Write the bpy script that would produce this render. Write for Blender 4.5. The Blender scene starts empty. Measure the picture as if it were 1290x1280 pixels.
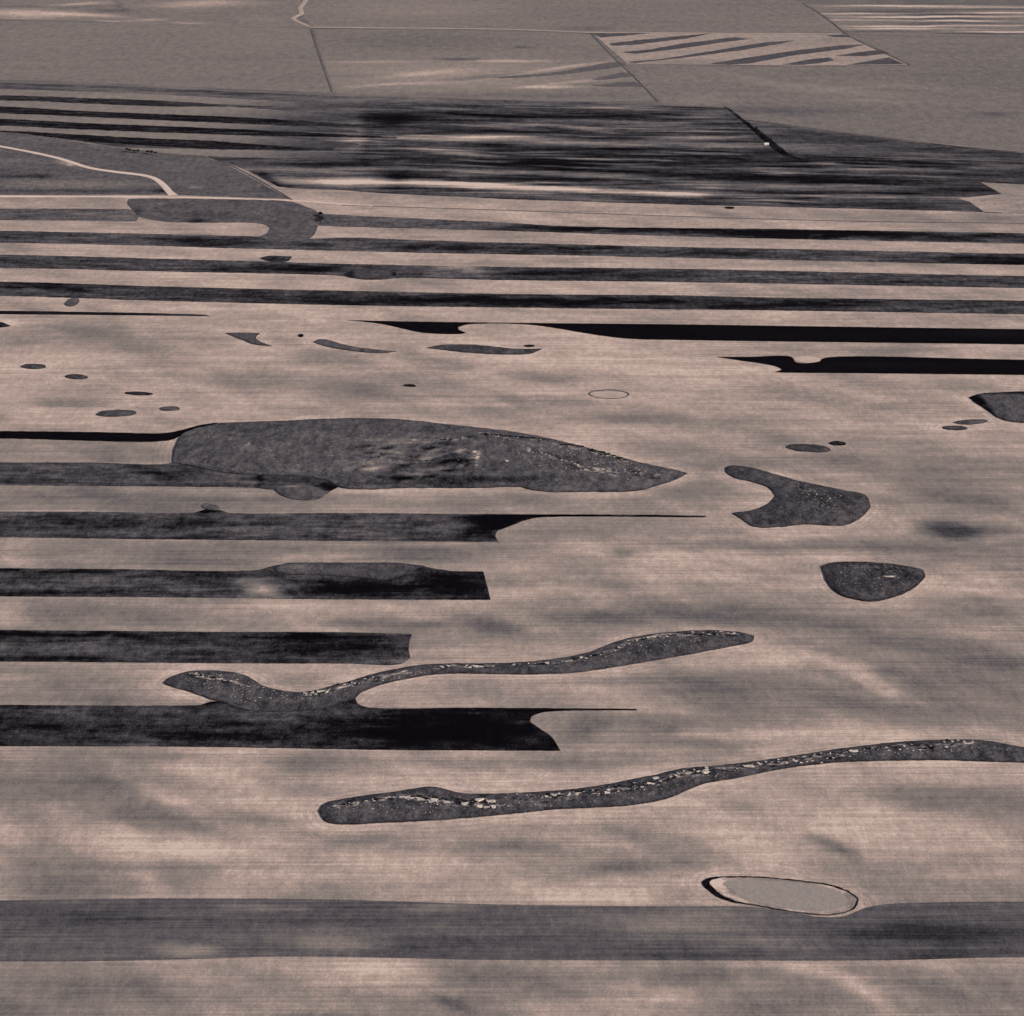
import bpy, math, random
import numpy as np
from mathutils import Vector, Euler, noise
from mathutils.geometry import delaunay_2d_cdt

S = bpy.context.scene
# ------------------------------------------------------------------ camera
W0, H0, FPX, ALT, HOR = 1290.0, 1280.0, 2500.0, 900.0, -400.0   # HOR: image row of the horizon
TH = math.atan((H0/2-HOR)/FPX)                                  # pitch below the horizon
cam = bpy.data.cameras.new('camera'); co = bpy.data.objects.new('camera', cam)
S.collection.objects.link(co); S.camera = co
cam.sensor_fit = 'HORIZONTAL'; cam.sensor_width = 36.0; cam.lens = 36.0*FPX/W0
cam.clip_start = 1.0; cam.clip_end = 200000.0
co.location = (0, 0, ALT); co.rotation_euler = (math.pi/2-TH, 0, 0)
# ------------------------------------------------------------------ light
ELEV, AZ = math.radians(27), math.radians(118)    # azimuth clockwise from +Y: from the right, a little behind the camera
w = bpy.data.worlds.new('World'); S.world = w; w.use_nodes = True
nt = w.node_tree
sky = nt.nodes.new('ShaderNodeTexSky'); sky.sky_type = 'NISHITA'; sky.sun_disc = False
sky.sun_elevation = ELEV; sky.sun_rotation = AZ; sky.dust_density = 2.0
bg = nt.nodes['Background']; nt.links.new(sky.outputs[0], bg.inputs[0]); bg.inputs[1].default_value = 0.11
sl = bpy.data.lights.new('sun', 'SUN'); so = bpy.data.objects.new('sun', sl); S.collection.objects.link(so)
sl.energy = 4.4; sl.angle = math.radians(0.5); sl.color = (1.0, 0.95, 0.88)
so.location = (3000, -1500, 2000)
sd = Vector((math.sin(AZ)*math.cos(ELEV), math.cos(AZ)*math.cos(ELEV), math.sin(ELEV)))
so.rotation_euler = sd.to_track_quat('Z', 'Y').to_euler()
S.view_settings.view_transform = 'Standard'; S.view_settings.look = 'None'
S.view_settings.exposure = 0.2; S.view_settings.gamma = 1.0
S.cycles.max_bounces = 4; S.cycles.diffuse_bounces = 2; S.cycles.volume_bounces = 1

# ------------------------------------------------------------------ helpers
def ground_xy(px, py):
    """point of the level plain that a bearing and a dip below the horizon reach"""
    u = px-W0/2; v = py-H0/2
    dx = u; dy = FPX*math.cos(TH) - v*math.sin(TH); dz = -(v*math.cos(TH)+FPX*math.sin(TH))
    t = -ALT/dz
    return dx*t, dy*t
def ground_arr(P):
    u = P[:,0]-W0/2; v = P[:,1]-H0/2
    dy = FPX*math.cos(TH)-v*math.sin(TH); dz = v*math.cos(TH)+FPX*math.sin(TH)
    t = ALT/dz
    return np.stack([u*t, dy*t], 1)
def mpp(py):                                        # metres per pixel across, at a row
    return ALT/((py-H0/2)*math.cos(TH)+FPX*math.sin(TH))

def props(o, label=None, cat=None, group=None, kind=None):
    if label: o['label'] = label
    if cat: o['category'] = cat
    if group: o['group'] = group
    if kind: o['kind'] = kind
    return o

def noise1(x, y, z=0.0): return noise.noise(Vector((x, y, z)))

def spline(pts, step=3.0, corner=62):
    """closed centripetal Catmull-Rom with real corners kept"""
    P = [Vector(p) for p in pts]; n = len(P)
    isc = []
    for i in range(n):
        a = (P[i]-P[i-1]); b = (P[(i+1) % n]-P[i])
        isc.append(a.length > 0 and b.length > 0 and math.degrees(a.angle(b)) > corner)
    out = []
    for i in range(n):
        p0, p1, p2, p3 = P[i-1], P[i], P[(i+1) % n], P[(i+2) % n]
        if isc[i]: p0 = p1-(p2-p1)
        if isc[(i+1) % n]: p3 = p2+(p2-p1)
        L = (p2-p1).length
        k = max(1, int(L/step))
        def tj(ti, a, b): return ti+max((b-a).length, 1e-3)**0.5
        t0 = 0; t1 = tj(t0, p0, p1); t2 = tj(t1, p1, p2); t3 = tj(t2, p2, p3)
        for j in range(k):
            t = t1+(t2-t1)*j/k
            A1 = p0*((t1-t)/(t1-t0))+p1*((t-t0)/(t1-t0)); A2 = p1*((t2-t)/(t2-t1))+p2*((t-t1)/(t2-t1))
            A3 = p2*((t3-t)/(t3-t2))+p3*((t-t2)/(t3-t2))
            B1 = A1*((t2-t)/(t2-t0))+A2*((t-t0)/(t2-t0)); B2 = A2*((t3-t)/(t3-t1))+A3*((t-t1)/(t3-t1))
            C = B1*((t2-t)/(t2-t1))+B2*((t-t1)/(t2-t1))
            out.append((C.x, C.y))
    return out

def ellipse(cx, cy, rx, ry, ang=0.0, seed=0, rough=0.12, n=None):
    n = n or max(16, int(rx*1.6)); out = []
    for i in range(n):
        a = 2*math.pi*i/n
        r = 1+rough*noise1(math.cos(a)*1.6+seed*7.3, math.sin(a)*1.6, seed)+rough*.4*noise1(math.cos(a)*5, math.sin(a)*5+seed, 3)
        x = rx*r*math.cos(a); y = ry*r*math.sin(a); c, s = math.cos(ang), math.sin(ang)
        out.append((cx+x*c-y*s, cy+x*s+y*c))
    return out

def inside(P, poly):
    poly = np.asarray(poly); x, y = P[:,0], P[:,1]; res = np.zeros(len(P), bool)
    x1, y1 = poly[:,0], poly[:,1]; x2, y2 = np.roll(x1, -1), np.roll(y1, -1)
    for a, b, c, d in zip(x1, y1, x2, y2):
        if b == d: continue
        m = ((b > y) != (d > y)) & (x < (c-a)*(y-b)/(d-b)+a)
        res ^= m
    return res

def seg_dist(P, poly):
    """distance of points to a closed outline, both in metres"""
    A = np.asarray(poly); B = np.roll(A, -1, 0); best = np.full(len(P), 1e9)
    for a, b in zip(A, B):
        ab = b-a; L = ab@ab
        if L < 1e-9: continue
        t = np.clip(((P-a)@ab)/L, 0, 1)
        d = np.hypot(P[:,0]-a[0]-t*ab[0], P[:,1]-a[1]-t*ab[1])
        np.minimum(best, d, out=best)
    return best

def warp(P, ax=16, ay=4.5):
    out = P.astype(float).copy()
    for i, (x, y) in enumerate(P):
        out[i,0] += ax*noise1(x/70, y/22, 1.5)+ax*.4*noise1(x/22, y/8, 7.5)
        out[i,1] += ay*noise1(x/60, y/20, 5.5)+ay*.4*noise1(x/20, y/7, 9.5)
    return out
def blobs_at(Pw, blobs):
    t = np.zeros(len(Pw))
    for b in blobs:
        cx, cy, rx, ry, amp = b[:5]; a = math.radians(b[5]) if len(b) > 5 else 0.0
        dx = Pw[:,0]-cx; dy = Pw[:,1]-cy
        X = (dx*math.cos(a)+dy*math.sin(a))/rx; Y = (-dx*math.sin(a)+dy*math.cos(a))/ry
        r2 = X*X+Y*Y
        t += amp*np.exp(-np.minimum(r2, 30)**1.25*0.9)
    return t

# ------------------------------------------------------------------ materials
RAMP = [(0.00, (10, 8, 12)), (0.12, (22, 19, 23)), (0.30, (59, 56, 59)), (0.46, (92, 86, 88)), (0.58, (115, 106, 102)),
        (0.75, (146, 131, 122)), (0.90, (184, 159, 146)), (1.0, (212, 186, 171)), ]
GAIN = (0.86, 0.86, 0.86)
def lin(c): c /= 255.0; return c/12.92 if c <= .04045 else ((c+.055)/1.055)**2.4
def soil(name, streak=.10, mottle=.12, grain=.10, rings=0.0, sscale=(.004, .30), mscale=(.012, .035), gscale=.5, bump=.25, rough=.95, hatch=0.0):
    m = bpy.data.materials.new(name); m.use_nodes = True; nt = m.node_tree; N = nt.nodes; L = nt.links
    b = N['Principled BSDF']; b.inputs['Roughness'].default_value = rough
    b.inputs['Specular IOR Level'].default_value = 0.0
    geo = N.new('ShaderNodeNewGeometry')
    at = N.new('ShaderNodeAttribute'); at.attribute_name = 'tone'
    def math_(op, a, b_=None, c=None):
        n = N.new('ShaderNodeMath'); n.operation = op
        for i, v in enumerate((a, b_, c)):
            if v is None: continue
            if isinstance(v, (int, float)): n.inputs[i].default_value = v
            else: L.new(v, n.inputs[i])
        return n.outputs[0]
    def nz(sc, detail, rgh, dist=0.0, off=0.0):
        mp = N.new('ShaderNodeMapping'); mp.inputs['Scale'].default_value = sc; mp.inputs['Location'].default_value = (off, off*1.7, 0)
        L.new(geo.outputs['Position'], mp.inputs[0])
        n = N.new('ShaderNodeTexNoise'); n.inputs['Scale'].default_value = 1; n.inputs['Detail'].default_value = detail
        n.inputs['Roughness'].default_value = rgh; n.inputs['Distortion'].default_value = dist
        L.new(mp.outputs[0], n.inputs['Vector']); return math_('SUBTRACT', n.outputs[0], .5)
    s1 = nz((sscale[0], sscale[1], .1), 4, .7)
    s2 = nz((sscale[0]*.6, sscale[1]*.16, .1), 3, .6, .3, 31)
    m1 = nz((mscale[0], mscale[1], .02), 9, .58, .4, 7)
    m2 = nz((mscale[0]*4, mscale[1]*3, .1), 6, .7, .2, 17)
    g1 = nz((gscale, gscale*.6, gscale), 3, .8, 0, 3)
    g2 = nz((gscale*.22, gscale*.11, gscale), 3, .8, 0, 9)
    t = at.outputs['Fac']
    t = math_('MULTIPLY_ADD', s1, streak*1.6, t); t = math_('MULTIPLY_ADD', s2, streak*.8, t)
    t = math_('MULTIPLY_ADD', m1, mottle*2.2, t); t = math_('MULTIPLY_ADD', m2, mottle*.9, t)
    t = math_('MULTIPLY_ADD', g1, grain*1.6, t); t = math_('MULTIPLY_ADD', g2, grain*1.6, t)
    if hatch:
        mp = N.new('ShaderNodeMapping'); mp.inputs['Scale'].default_value = (.004, .07, .1); mp.inputs['Rotation'].default_value = (0, 0, math.radians(-52))
        L.new(geo.outputs['Position'], mp.inputs[0]); n = N.new('ShaderNodeTexNoise'); n.inputs['Scale'].default_value = 1; n.inputs['Detail'].default_value = 4; n.inputs['Roughness'].default_value = .65
        L.new(mp.outputs[0], n.inputs['Vector']); t = math_('MULTIPLY_ADD', math_('SUBTRACT', n.outputs[0], .5), hatch, t)
    if rings:
        e = N.new('ShaderNodeAttribute'); e.attribute_name = 'edge'; e = e.outputs['Fac']
        ee = math_('MULTIPLY_ADD', m2, 6.0, e)
        wv = math_('SINE', math_('MULTIPLY', ee, 2*math.pi/7.0))
        wv2 = math_('SINE', math_('MULTIPLY', ee, 2*math.pi/2.9))
        wv = math_('ADD', wv, wv2)
        k = math_('SUBTRACT', 1.0, math_('MULTIPLY', e, 1/45.0)); k = math_('MAXIMUM', k, 0.0)
        k = math_('MULTIPLY', k, math_('ADD', math_('MULTIPLY', m1, 3.0), .5))
        k = math_('MAXIMUM', k, 0.0)
        t = math_('MULTIPLY_ADD', math_('MULTIPLY', wv, k), rings, t)
    r = N.new('ShaderNodeValToRGB'); cr = r.color_ramp
    while len(cr.elements) < len(RAMP): cr.elements.new(.5)
    for e_, (p, c) in zip(cr.elements, RAMP):
        e_.position = p; e_.color = tuple(min(.9, lin(v)*g) for v, g in zip(c, GAIN))+(1,)
    L.new(t, r.inputs[0]); L.new(r.outputs[0], b.inputs['Base Color'])
    if bump:
        bp = N.new('ShaderNodeBump'); bp.inputs['Strength'].default_value = bump; bp.inputs['Distance'].default_value = .5
        L.new(math_('ADD', s1, g1), bp.inputs['Height']); L.new(bp.outputs[0], b.inputs['Normal'])
    return m
M = {
 'ground': soil('tilled_soil', .26, .09, .22, rings=.045, sscale=(.0045, .33)),
 'strip':  soil('strip_soil', .22, .34, .32, sscale=(.006, .14), mscale=(.016, .05)),
 'soft':   soil('faded_strip_soil', .30, .09, .20, sscale=(.005, .30), mscale=(.010, .04)),
 'black':  soil('black_strip_soil', .05, .08, .09, sscale=(.006, .14), mscale=(.016, .05)),
 'far':    soil('far_field_soil', .05, .035, .22, sscale=(.0016, .012), mscale=(.002, .006), gscale=.22),
 'burnt':  soil('burnt_stubble', .34, .26, .24, sscale=(.010, .07), mscale=(.005, .03), gscale=.25, hatch=.30),
 'grass':  soil('prairie_grass', .0, .12, .34, mscale=(.02, .03), gscale=.45, bump=.6),
 'road':   soil('gravel', 0, .05, .06, bump=.1),
}
def simple(name, rgb, rough=.9, nscale=1.5, var=.25, spec=.2):
    m = bpy.data.materials.new(name); m.use_nodes = True; nt = m.node_tree; N = nt.nodes; L = nt.links
    b = N['Principled BSDF']; b.inputs['Roughness'].default_value = rough; b.inputs['Specular IOR Level'].default_value = spec
    g = N.new('ShaderNodeNewGeometry'); n = N.new('ShaderNodeTexNoise'); n.inputs['Scale'].default_value = nscale; n.inputs['Detail'].default_value = 6
    L.new(g.outputs['Position'], n.inputs['Vector'])
    r = N.new('ShaderNodeValToRGB'); r.color_ramp.elements[0].position = .3; r.color_ramp.elements[1].position = .7
    r.color_ramp.elements[0].color = tuple(c*(1-var) for c in rgb)+(1,); r.color_ramp.elements[1].color = tuple(min(1, c*(1+var)) for c in rgb)+(1,)
    L.new(n.outputs[0], r.inputs[0]); L.new(r.outputs[0], b.inputs['Base Color']); return m
M['rock'] = simple('pale_sandstone', (.40, .335, .285), .9, .9, .42)
M['shrub'] = simple('shrub_leaf', (.012, .011, .013), .8, 3.0, .4)
M['bark'] = simple('bark', (.05, .04, .035), .9, 5.0, .3)

def link_mesh(name, verts, faces, mat, tone=None, edge=None, smooth=False):
    V = np.asarray(verts, float); c = V.mean(0); c[2] = 0.0
    seen = set(); ff = []
    for f in faces:
        f = [int(i) for i in f]; k = tuple(sorted(f))
        if len(set(f)) == len(f) and k not in seen: seen.add(k); ff.append(f)
    if len(ff) != len(faces): print('dropped', name, len(faces)-len(ff))
    faces = ff
    me = bpy.data.meshes.new(name); me.from_pydata((V-c).tolist(), [], faces)
    if tone is not None:
        a = me.attributes.new('tone', 'FLOAT', 'POINT'); a.data.foreach_set('value', np.asarray(tone, 'f'))
    if edge is not None:
        a = me.attributes.new('edge', 'FLOAT', 'POINT'); a.data.foreach_set('value', np.asarray(edge, 'f'))
    me.materials.append(mat)
    if me.validate(clean_customdata=False): print('INVALID', name)
    if smooth: me.polygons.foreach_set('use_smooth', [True]*len(me.polygons))
    o = bpy.data.objects.new(name, me); S.collection.objects.link(o); o.location = c
    return o

EDGES = []          # outlines that the tillage bends round
def sheet(name, outline, tone, z, mat='strip', blobs=(), grid=(9, 3), wall=True, smooth=True, jit=.25, hump=0.0, hw=10.0,
          rim=0.0, label=None, cat=None, group=None, kind=None, ring=False, rough_h=0.0, step=3.0, corner=62, parent=None):
    """a patch of land: flat or humped top sheet with its own low bank down to the soil"""
    if smooth: pts = spline(outline, step, corner)
    else:
        pts = []
        for a, b in zip(outline, outline[1:]+outline[:1]):
            k = max(1, int(math.hypot(b[0]-a[0], b[1]-a[1])/4)); pts += [(a[0]+(b[0]-a[0])*q/k, a[1]+(b[1]-a[1])*q/k) for q in range(k)]
    J = []
    for (x, y) in pts:
        k = jit*(1.0 if 0 < x < W0 else 0)*(1.9 if mat == 'grass' else 1.0)
        J.append((x+k*2*noise1(x/9, y/4, 2.2), y+k*noise1(x/9+40, y/4, 4.4)+k*.5*noise1(x/3, y/2, 6.4)))
    pts = J
    A = np.array(pts); x0, y0 = A.min(0); x1, y1 = A.max(0)
    gx = np.arange(x0+grid[0]*.5, x1, grid[0]); gy = np.arange(y0+grid[1]*.5, y1, grid[1])
    G = np.array([(x+(grid[0]*.5 if j % 2 else 0), y) for j, y in enumerate(gy) for x in gx]).reshape(-1, 2)
    if len(G):
        G = G[inside(G, pts)]
    if len(G):   # keep clear of the outline
        d = seg_dist(G/np.array(grid), A/np.array(grid)); G = G[d > .3]
    n = len(pts)
    allp = np.vstack([A, G]) if len(G) else A
    sc = 4.0     # work in a space where grid cells are about square
    q = [Vector((p[0], p[1]*sc)) for p in allp]
    vo, eo, fo, ov, oe, of = delaunay_2d_cdt(q, [], [list(range(n))], 1, 1e-4)
    P = np.array([(v.x, v.y/sc) for v in vo])
    XY = ground_arr(P); OUT = ground_arr(A)
    dist = seg_dist(XY, OUT)
    Z = np.full(len(P), float(z))
    if hump:
        Z = z+hump*(1-np.exp(-dist/hw))
        if rough_h:
            Z += np.array([rough_h*min(1, d/6)*(noise1(x/16, y/22, 1)+.5*noise1(x/6, y/8, 3)) for (x, y), d in zip(XY, dist)])
    pw = (warp(P, 5, .9) if mat in ('far', 'burnt') else warp(P, 3, .6) if mat == 'grass' else warp(P)) if len(blobs) else P
    T = np.full(len(P), float(tone))+(blobs_at(pw, blobs) if len(blobs) else 0)
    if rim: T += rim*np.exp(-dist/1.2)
    verts = [(a[0], a[1], zz) for a, zz in zip(XY, Z)]; faces = [list(f) for f in fo]
    # orientation up
    fl = []
    for f in faces:
        a, b, c = (verts[i] for i in f[:3])
        if (b[0]-a[0])*(c[1]-a[1])-(b[1]-a[1])*(c[0]-a[0]) < 0: f = f[::-1]
        fl.append(f)
    faces = fl
    if wall:     # bank faces along boundary edges
        cnt = {}
        for f in faces:
            for i in range(len(f)):
                e = (f[i], f[(i+1) % len(f)]); cnt[e] = 1
        bd = [e for e in cnt if (e[1], e[0]) not in cnt]
        low = {}
        T = list(T)
        for a, b in bd:
            for k in (a, b):
                if k not in low:
                    low[k] = len(verts); verts.append((verts[k][0], verts[k][1], -.3)); T.append(T[k])
            faces.append([b, a, low[a], low[b]])
    if ring: EDGES.append(OUT)
    o = link_mesh(name, verts, faces, M[mat], T)
    if parent: o.parent = parent
    return props(o, label, cat, group, kind)

def band(top, bot):
    """outline of a strip given its far and near edges, both left to right; runs on past the frame"""
    top = list(top); bot = list(bot)
    if top[0][0] <= 0: top = [(-260, top[0][1]-1)]+top
    if bot[0][0] <= 0: bot = [(-260, bot[0][1]-1)]+bot
    if top[-1][0] >= W0: top = top+[(1560, top[-1][1]+4)]
    if bot[-1][0] >= W0: bot = bot+[(1560, bot[-1][1]+4)]
    return top+bot[::-1]

# ================================================================== THE PLAIN
GB = [ # soil tone: (col,row,half width,half height,amount,tilt) : paler +, darker -
 (150,430,110,16,-.14),(330,478,95,13,-.15),(430,447,60,9,-.10),(60,505,60,8,-.13),(480,490,90,13,-.17),(560,462,45,13,-.13),
 (700,476,60,8,-.2),(700,505,70,7,-.1),(1120,513,45,6,-.1),(890,530,90,8,-.14),(770,527,95,9,-.19),(960,562,150,14,-.14),
 (300,515,60,10,+.06),(100,448,90,9,+.05),(30,455,50,14,+.06),(640,455,120,14,+.05),(830,470,140,22,+.06),(620,520,60,8,-.08),
 (1190,590,160,16,-.13),(1010,580,120,8,-.14),(1200,620,110,25,-.13),(860,620,70,16,-.08),(905,590,40,9,-.12),
 (1000,675,90,8,+.10),(1090,688,260,7,-.19),(1195,668,36,9,-.62,5),(1250,668,40,5,-.16),(1150,650,30,18,+.05),
 (1240,700,120,16,-.12),(740,690,55,10,+.09),(785,696,14,5,-.2),(860,700,60,8,+.05),(700,668,60,7,-.08),(560,692,80,10,-.12),(690,735,80,10,-.07),
 (885,771,95,13,-.30,3),(760,776,60,8,-.2),(622,790,45,10,-.16,15),(545,787,28,5,-.16),(655,745,45,9,+.12),(650,820,60,8,+.07),
 (820,722,120,9,+.06),(1000,738,50,10,+.13),(1185,738,50,10,+.17,8),(1060,700,60,6,+.08),(1215,775,90,18,-.15),(1090,797,110,13,-.16,12),
 (1240,845,120,34,-.19),(1080,848,70,10,+.16,22),(985,830,45,10,+.14),(1000,800,50,6,-.06),(925,862,80,12,-.2),(1085,885,150,13,-.16,3),
 (910,905,110,10,-.10),(800,868,90,8,+.03),(1240,905,90,12,-.1),(990,925,120,8,+.11),(905,937,45,7,-.16),(735,918,38,14,-.17,-20),(840,912,60,14,-.1),
 (740,960,60,10,-.12),(860,945,40,8,+.08),
 (120,568,120,8,+.04),(150,628,150,9,-.03),(100,700,90,10,+.01),(15,695,25,20,+.08),(395,703,60,5,+.16),(330,693,120,8,-.03),
 (520,700,90,8,-.12),(560,630,200,8,-.06),(480,630,90,7,+.01),(120,775,110,12,-.05),(10,775,20,16,+.13),(380,765,110,9,+.15),(440,786,60,7,-.12),(480,770,40,10,+.06),
 (30,860,60,18,+.02),(150,865,60,14,-.02),(225,845,40,5,+.12),(380,855,50,7,-.06),(240,878,30,5,+.12),(470,820,110,8,+.06),
 (90,985,140,38,-.20),(225,1030,100,15,-.26),(190,955,50,8,-.10),(385,963,45,12,-.2),(260,976,55,11,+.14,10),(340,1012,55,14,+.14),
 (245,1072,55,11,+.20),(235,1100,45,16,-.16),(60,1105,90,26,-.16),(130,1118,80,14,-.14),(190,1115,22,14,+.16,30),(150,1060,30,16,+.12,30),(330,1105,100,16,+.06),
 (20,965,30,10,+.06),(15,1050,25,12,+.05),
 (610,963,130,8,-.15),(470,1058,60,9,-.15),(640,1065,65,10,-.16),(490,1092,80,16,+.13),(740,1125,95,11,+.16),(784,1093,42,9,-.22),
 (560,975,100,6,+.09),(680,1030,100,5,+.06),(860,1085,60,10,-.10),(760,1050,60,8,-.08),(990,1078,130,8,+.11),(1210,1065,100,14,+.05),
 (1052,1066,34,7,-.27,24),(935,1015,34,8,-.14,15),(1235,1015,100,20,-.17),(1040,1030,90,8,+.08),(1130,1000,120,10,-.08),(985,1000,80,8,+.06),(1190,1018,40,4,-.1),(880,1040,90,12,+.05),
 (150,1245,220,26,-.10),(450,1228,90,13,+.17),(400,1262,70,14,+.12),(1045,1230,90,10,+.18,14),(690,1232,150,11,-.12),(1215,1250,120,26,-.15),
 (840,1255,70,14,+.09),(575,1266,26,7,-.2,25),(260,1232,60,8,+.06),(900,1225,60,9,-.1),(690,1270,60,12,+.08),(980,1260,80,12,-.12),(1090,1250,40,8,+.12,30),
 # pale light-soil bands between the strips
 (230,327,80,5,+.10),(60,345,80,5,-.02),(260,352,80,5,+.08,8),(1060,330,200,5,-.10),(800,333,140,5,+.02),(1150,372,180,6,-.12),(1160,402,180,6,-.14),(640,363,100,5,+.05),
 (700,331,60,4,-.06),(950,398,80,6,+.05),(300,318,70,5,+.10),(1030,362,60,4,+.02),(1200,275,160,8,-.12),(560,268,150,5,+.04),(950,300,150,4,-.12),(1130,440,120,8,-.13),(1240,440,60,8,+.07),(950,438,70,8,-.12),
 (250,390,90,7,+.05),(60,385,80,6,-.08),(420,388,100,8,+.08,6),
]
def ground_base(P):
    y = P[:,1]
    xs = [-400, 20, 105, 135, 150, 240, 262, 330, 420, 545, 640, 720, 800, 900, 960, 1130, 1205, 1280, 1700]
    ts = [.55, .56, .55, .55, .58, .79, .84, .86, .88, .84, .79, .79, .80, .80, .82, .83, .78, .74, .74]
    return np.interp(y, xs, ts)

# --- islands first (the soil needs their outlines for the plough rings)
g_is = 'uncultivated grass patches left in the ploughed field'
def band_streaks(lines, n, spread, seed):
    r = random.Random(seed); out = []
    for _ in range(n):
        ln = r.choice(lines); k = r.randrange(len(ln)-1); t = r.random()
        x = ln[k][0]+(ln[k+1][0]-ln[k][0])*t; y = ln[k][1]+(ln[k+1][1]-ln[k][1])*t+r.gauss(0, spread)
        sl = math.degrees(math.atan2(ln[k+1][1]-ln[k][1], ln[k+1][0]-ln[k][0]))
        out.append((x, y, r.uniform(1.5, 7), r.uniform(.5, 1.0), r.choice((-.28, -.22, .22, .32, .42)), sl+r.uniform(-6, 6)))
    return out
BS5 = band_streaks([[(418,1020),(450,1014),(500,1008)],[(505,1006),(540,1012),(580,1017),(630,1017)],[(690,1006),(760,999),(812,993),(845,981),(893,972)],[(840,983),(895,971),(930,970),(1010,960),(1070,954)],[(960,963),(1110,945),(1180,944),(1235,938)]], 330, 2.0, 21)
BS4 = band_streaks([[(238,852),(270,857),(305,866)],[(385,878),(420,871),(470,857),(520,846)],[(550,842),(612,841),(700,838),(750,829),(785,817)],[(785,812),(830,803),(930,800)]], 240, 1.4, 22)
BS2 = band_streaks([[(655,568),(690,578),(740,597),(780,602)],[(600,552),(640,554),(690,559),(745,572),(790,583)],[(725,590),(760,598),(830,601)],[(515,561),(600,557)],[(560,570),(604,576),(600,585),(575,592)]], 150, 2.0, 23)
sheet('grass_ridge', [(402,1022),(408,1014),(430,1008),(500,998),(545,992),(560,995),(580,1000),(620,1001),(700,997),(760,990),(800,982),(830,976),(860,969),(900,966),(980,956),(1060,944),(1130,936),(1190,933),(1240,934),(1275,940),(1310,947),(1400,958),(1560,960),(1560,972),(1400,968),(1310,962),(1250,960),(1180,958),(1100,959),(1040,962),(980,970),(930,980),(890,987),(870,994),(850,1003),(820,1011),(780,1016),(700,1020),(640,1026),(560,1033),(480,1037),(430,1039),(410,1035)],
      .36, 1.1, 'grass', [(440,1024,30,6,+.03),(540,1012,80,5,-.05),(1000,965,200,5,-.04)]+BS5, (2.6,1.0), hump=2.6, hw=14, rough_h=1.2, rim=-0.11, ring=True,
      label='longest dark grassy ridge with pale rocks, running out of the right edge', cat='grass ridge', group=g_is)
sheet('grass_ridge', [(206,861),(214,855),(228,849),(245,846),(285,847),(310,852),(330,864),(355,871),(380,873),(430,862),(470,850),(520,840),(560,837),(640,836),(690,832),(740,823),(780,808),(820,800),(860,796),(900,795),(935,798),(950,802),(948,808),(920,815),(860,826),(820,833),(760,843),(720,848),(660,850),(560,849),(520,854),(480,863),(455,873),(445,881),(430,886),(412,892),(380,896),(330,897),(305,894),(288,888),(262,880),(236,871),(214,865)],
      .37, 1.1, 'grass', [(400,893,60,5,-.04),(830,820,60,6,-.03),(300,880,40,6,-.02)]+BS4, (2.6,1.0), hump=2.4, hw=12, rough_h=1.0, rim=-0.10, ring=True,
      label='snaking grassy ridge with pale rocks crossing between two black strip ends', cat='grass ridge', group=g_is)
rk = random.Random(11); KS = []
for _ in range(110):
    a_, r_ = rk.uniform(0, 6.28), rk.random()**.5
    KS.append((515+80*r_*math.cos(a_), 584+25*r_*math.sin(a_), rk.uniform(4, 16), rk.uniform(.8, 2.2), rk.choice((-.2, -.16, -.12, .07, .10, .14)), rk.uniform(-12, 5)))
for _ in range(60):
    KS.append((rk.uniform(240, 840), rk.uniform(535, 615), rk.uniform(5, 20), rk.uniform(.8, 2), rk.choice((-.08, -.06, .06, .09)), rk.uniform(-10, 20)))
sheet('grass_knoll', [(226,552),(235,545),(250,540),(275,534),(300,533),(360,531),(430,528),(500,529),(560,535),(660,547),(740,565),(800,582),(845,592),(866,597),(852,604),(825,613),(800,619),(740,620),(690,620),(668,617),(655,614),(600,615),(520,615),(430,615),(412,606),(380,601),(325,599),(290,597),(250,590),(218,583),(219,568)],
      .41, 1.3, 'grass', [(250,545,30,6,+.06),(300,545,30,4,-.08),(330,540,60,3,-.04),(520,573,75,13,+.06),(470,592,40,12,+.12),(555,589,38,4,-.25,-8),(575,580,25,8,-.08),(600,607,70,3.5,-.26),(445,580,8,10,-.12),(500,560,60,2,+.12),
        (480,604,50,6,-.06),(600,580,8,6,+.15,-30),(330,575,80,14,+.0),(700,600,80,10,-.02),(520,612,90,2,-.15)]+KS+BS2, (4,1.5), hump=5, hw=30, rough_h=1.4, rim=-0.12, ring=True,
      label='largest grassy knoll, pale blowout in its middle and a long pointed tip at right', cat='grass patch', group=g_is)
sheet('grass_knoll', [(914,590),(918,588),(932,588),(950,591),(1000,605),(1060,618),(1092,626),(1097,640),(1085,652),(1065,662),(1040,662),(1010,661),(985,664),(950,664),(940,658),(923,647),(950,643),(970,634),(977,625),(970,616),(950,608),(925,602),(915,595)],
      .36, 1.2, 'grass', [(1045,632,35,10,-.08),(980,655,30,6,-.03),(930,594,20,5,-.04)], (6,2.2), hump=4, hw=22, rough_h=1.5, rim=-0.06, ring=True,
      label='boot-shaped grass patch pointing left, right of the largest knoll', cat='grass patch', group=g_is)
sheet('grass_knoll', [(1035,714),(1048,710),(1090,709),(1140,714),(1163,720),(1166,727),(1150,742),(1122,754),(1098,758),(1070,754),(1050,744),(1040,730)],
      .33, 1.3, 'grass', [(1110,725,30,6,-.05)], (5,2), hump=4, hw=16, rough_h=1.6, rim=-0.12, ring=True,
      label='rounded triangular grass patch standing alone right of centre in pale soil', cat='grass patch', group=g_is)
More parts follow.
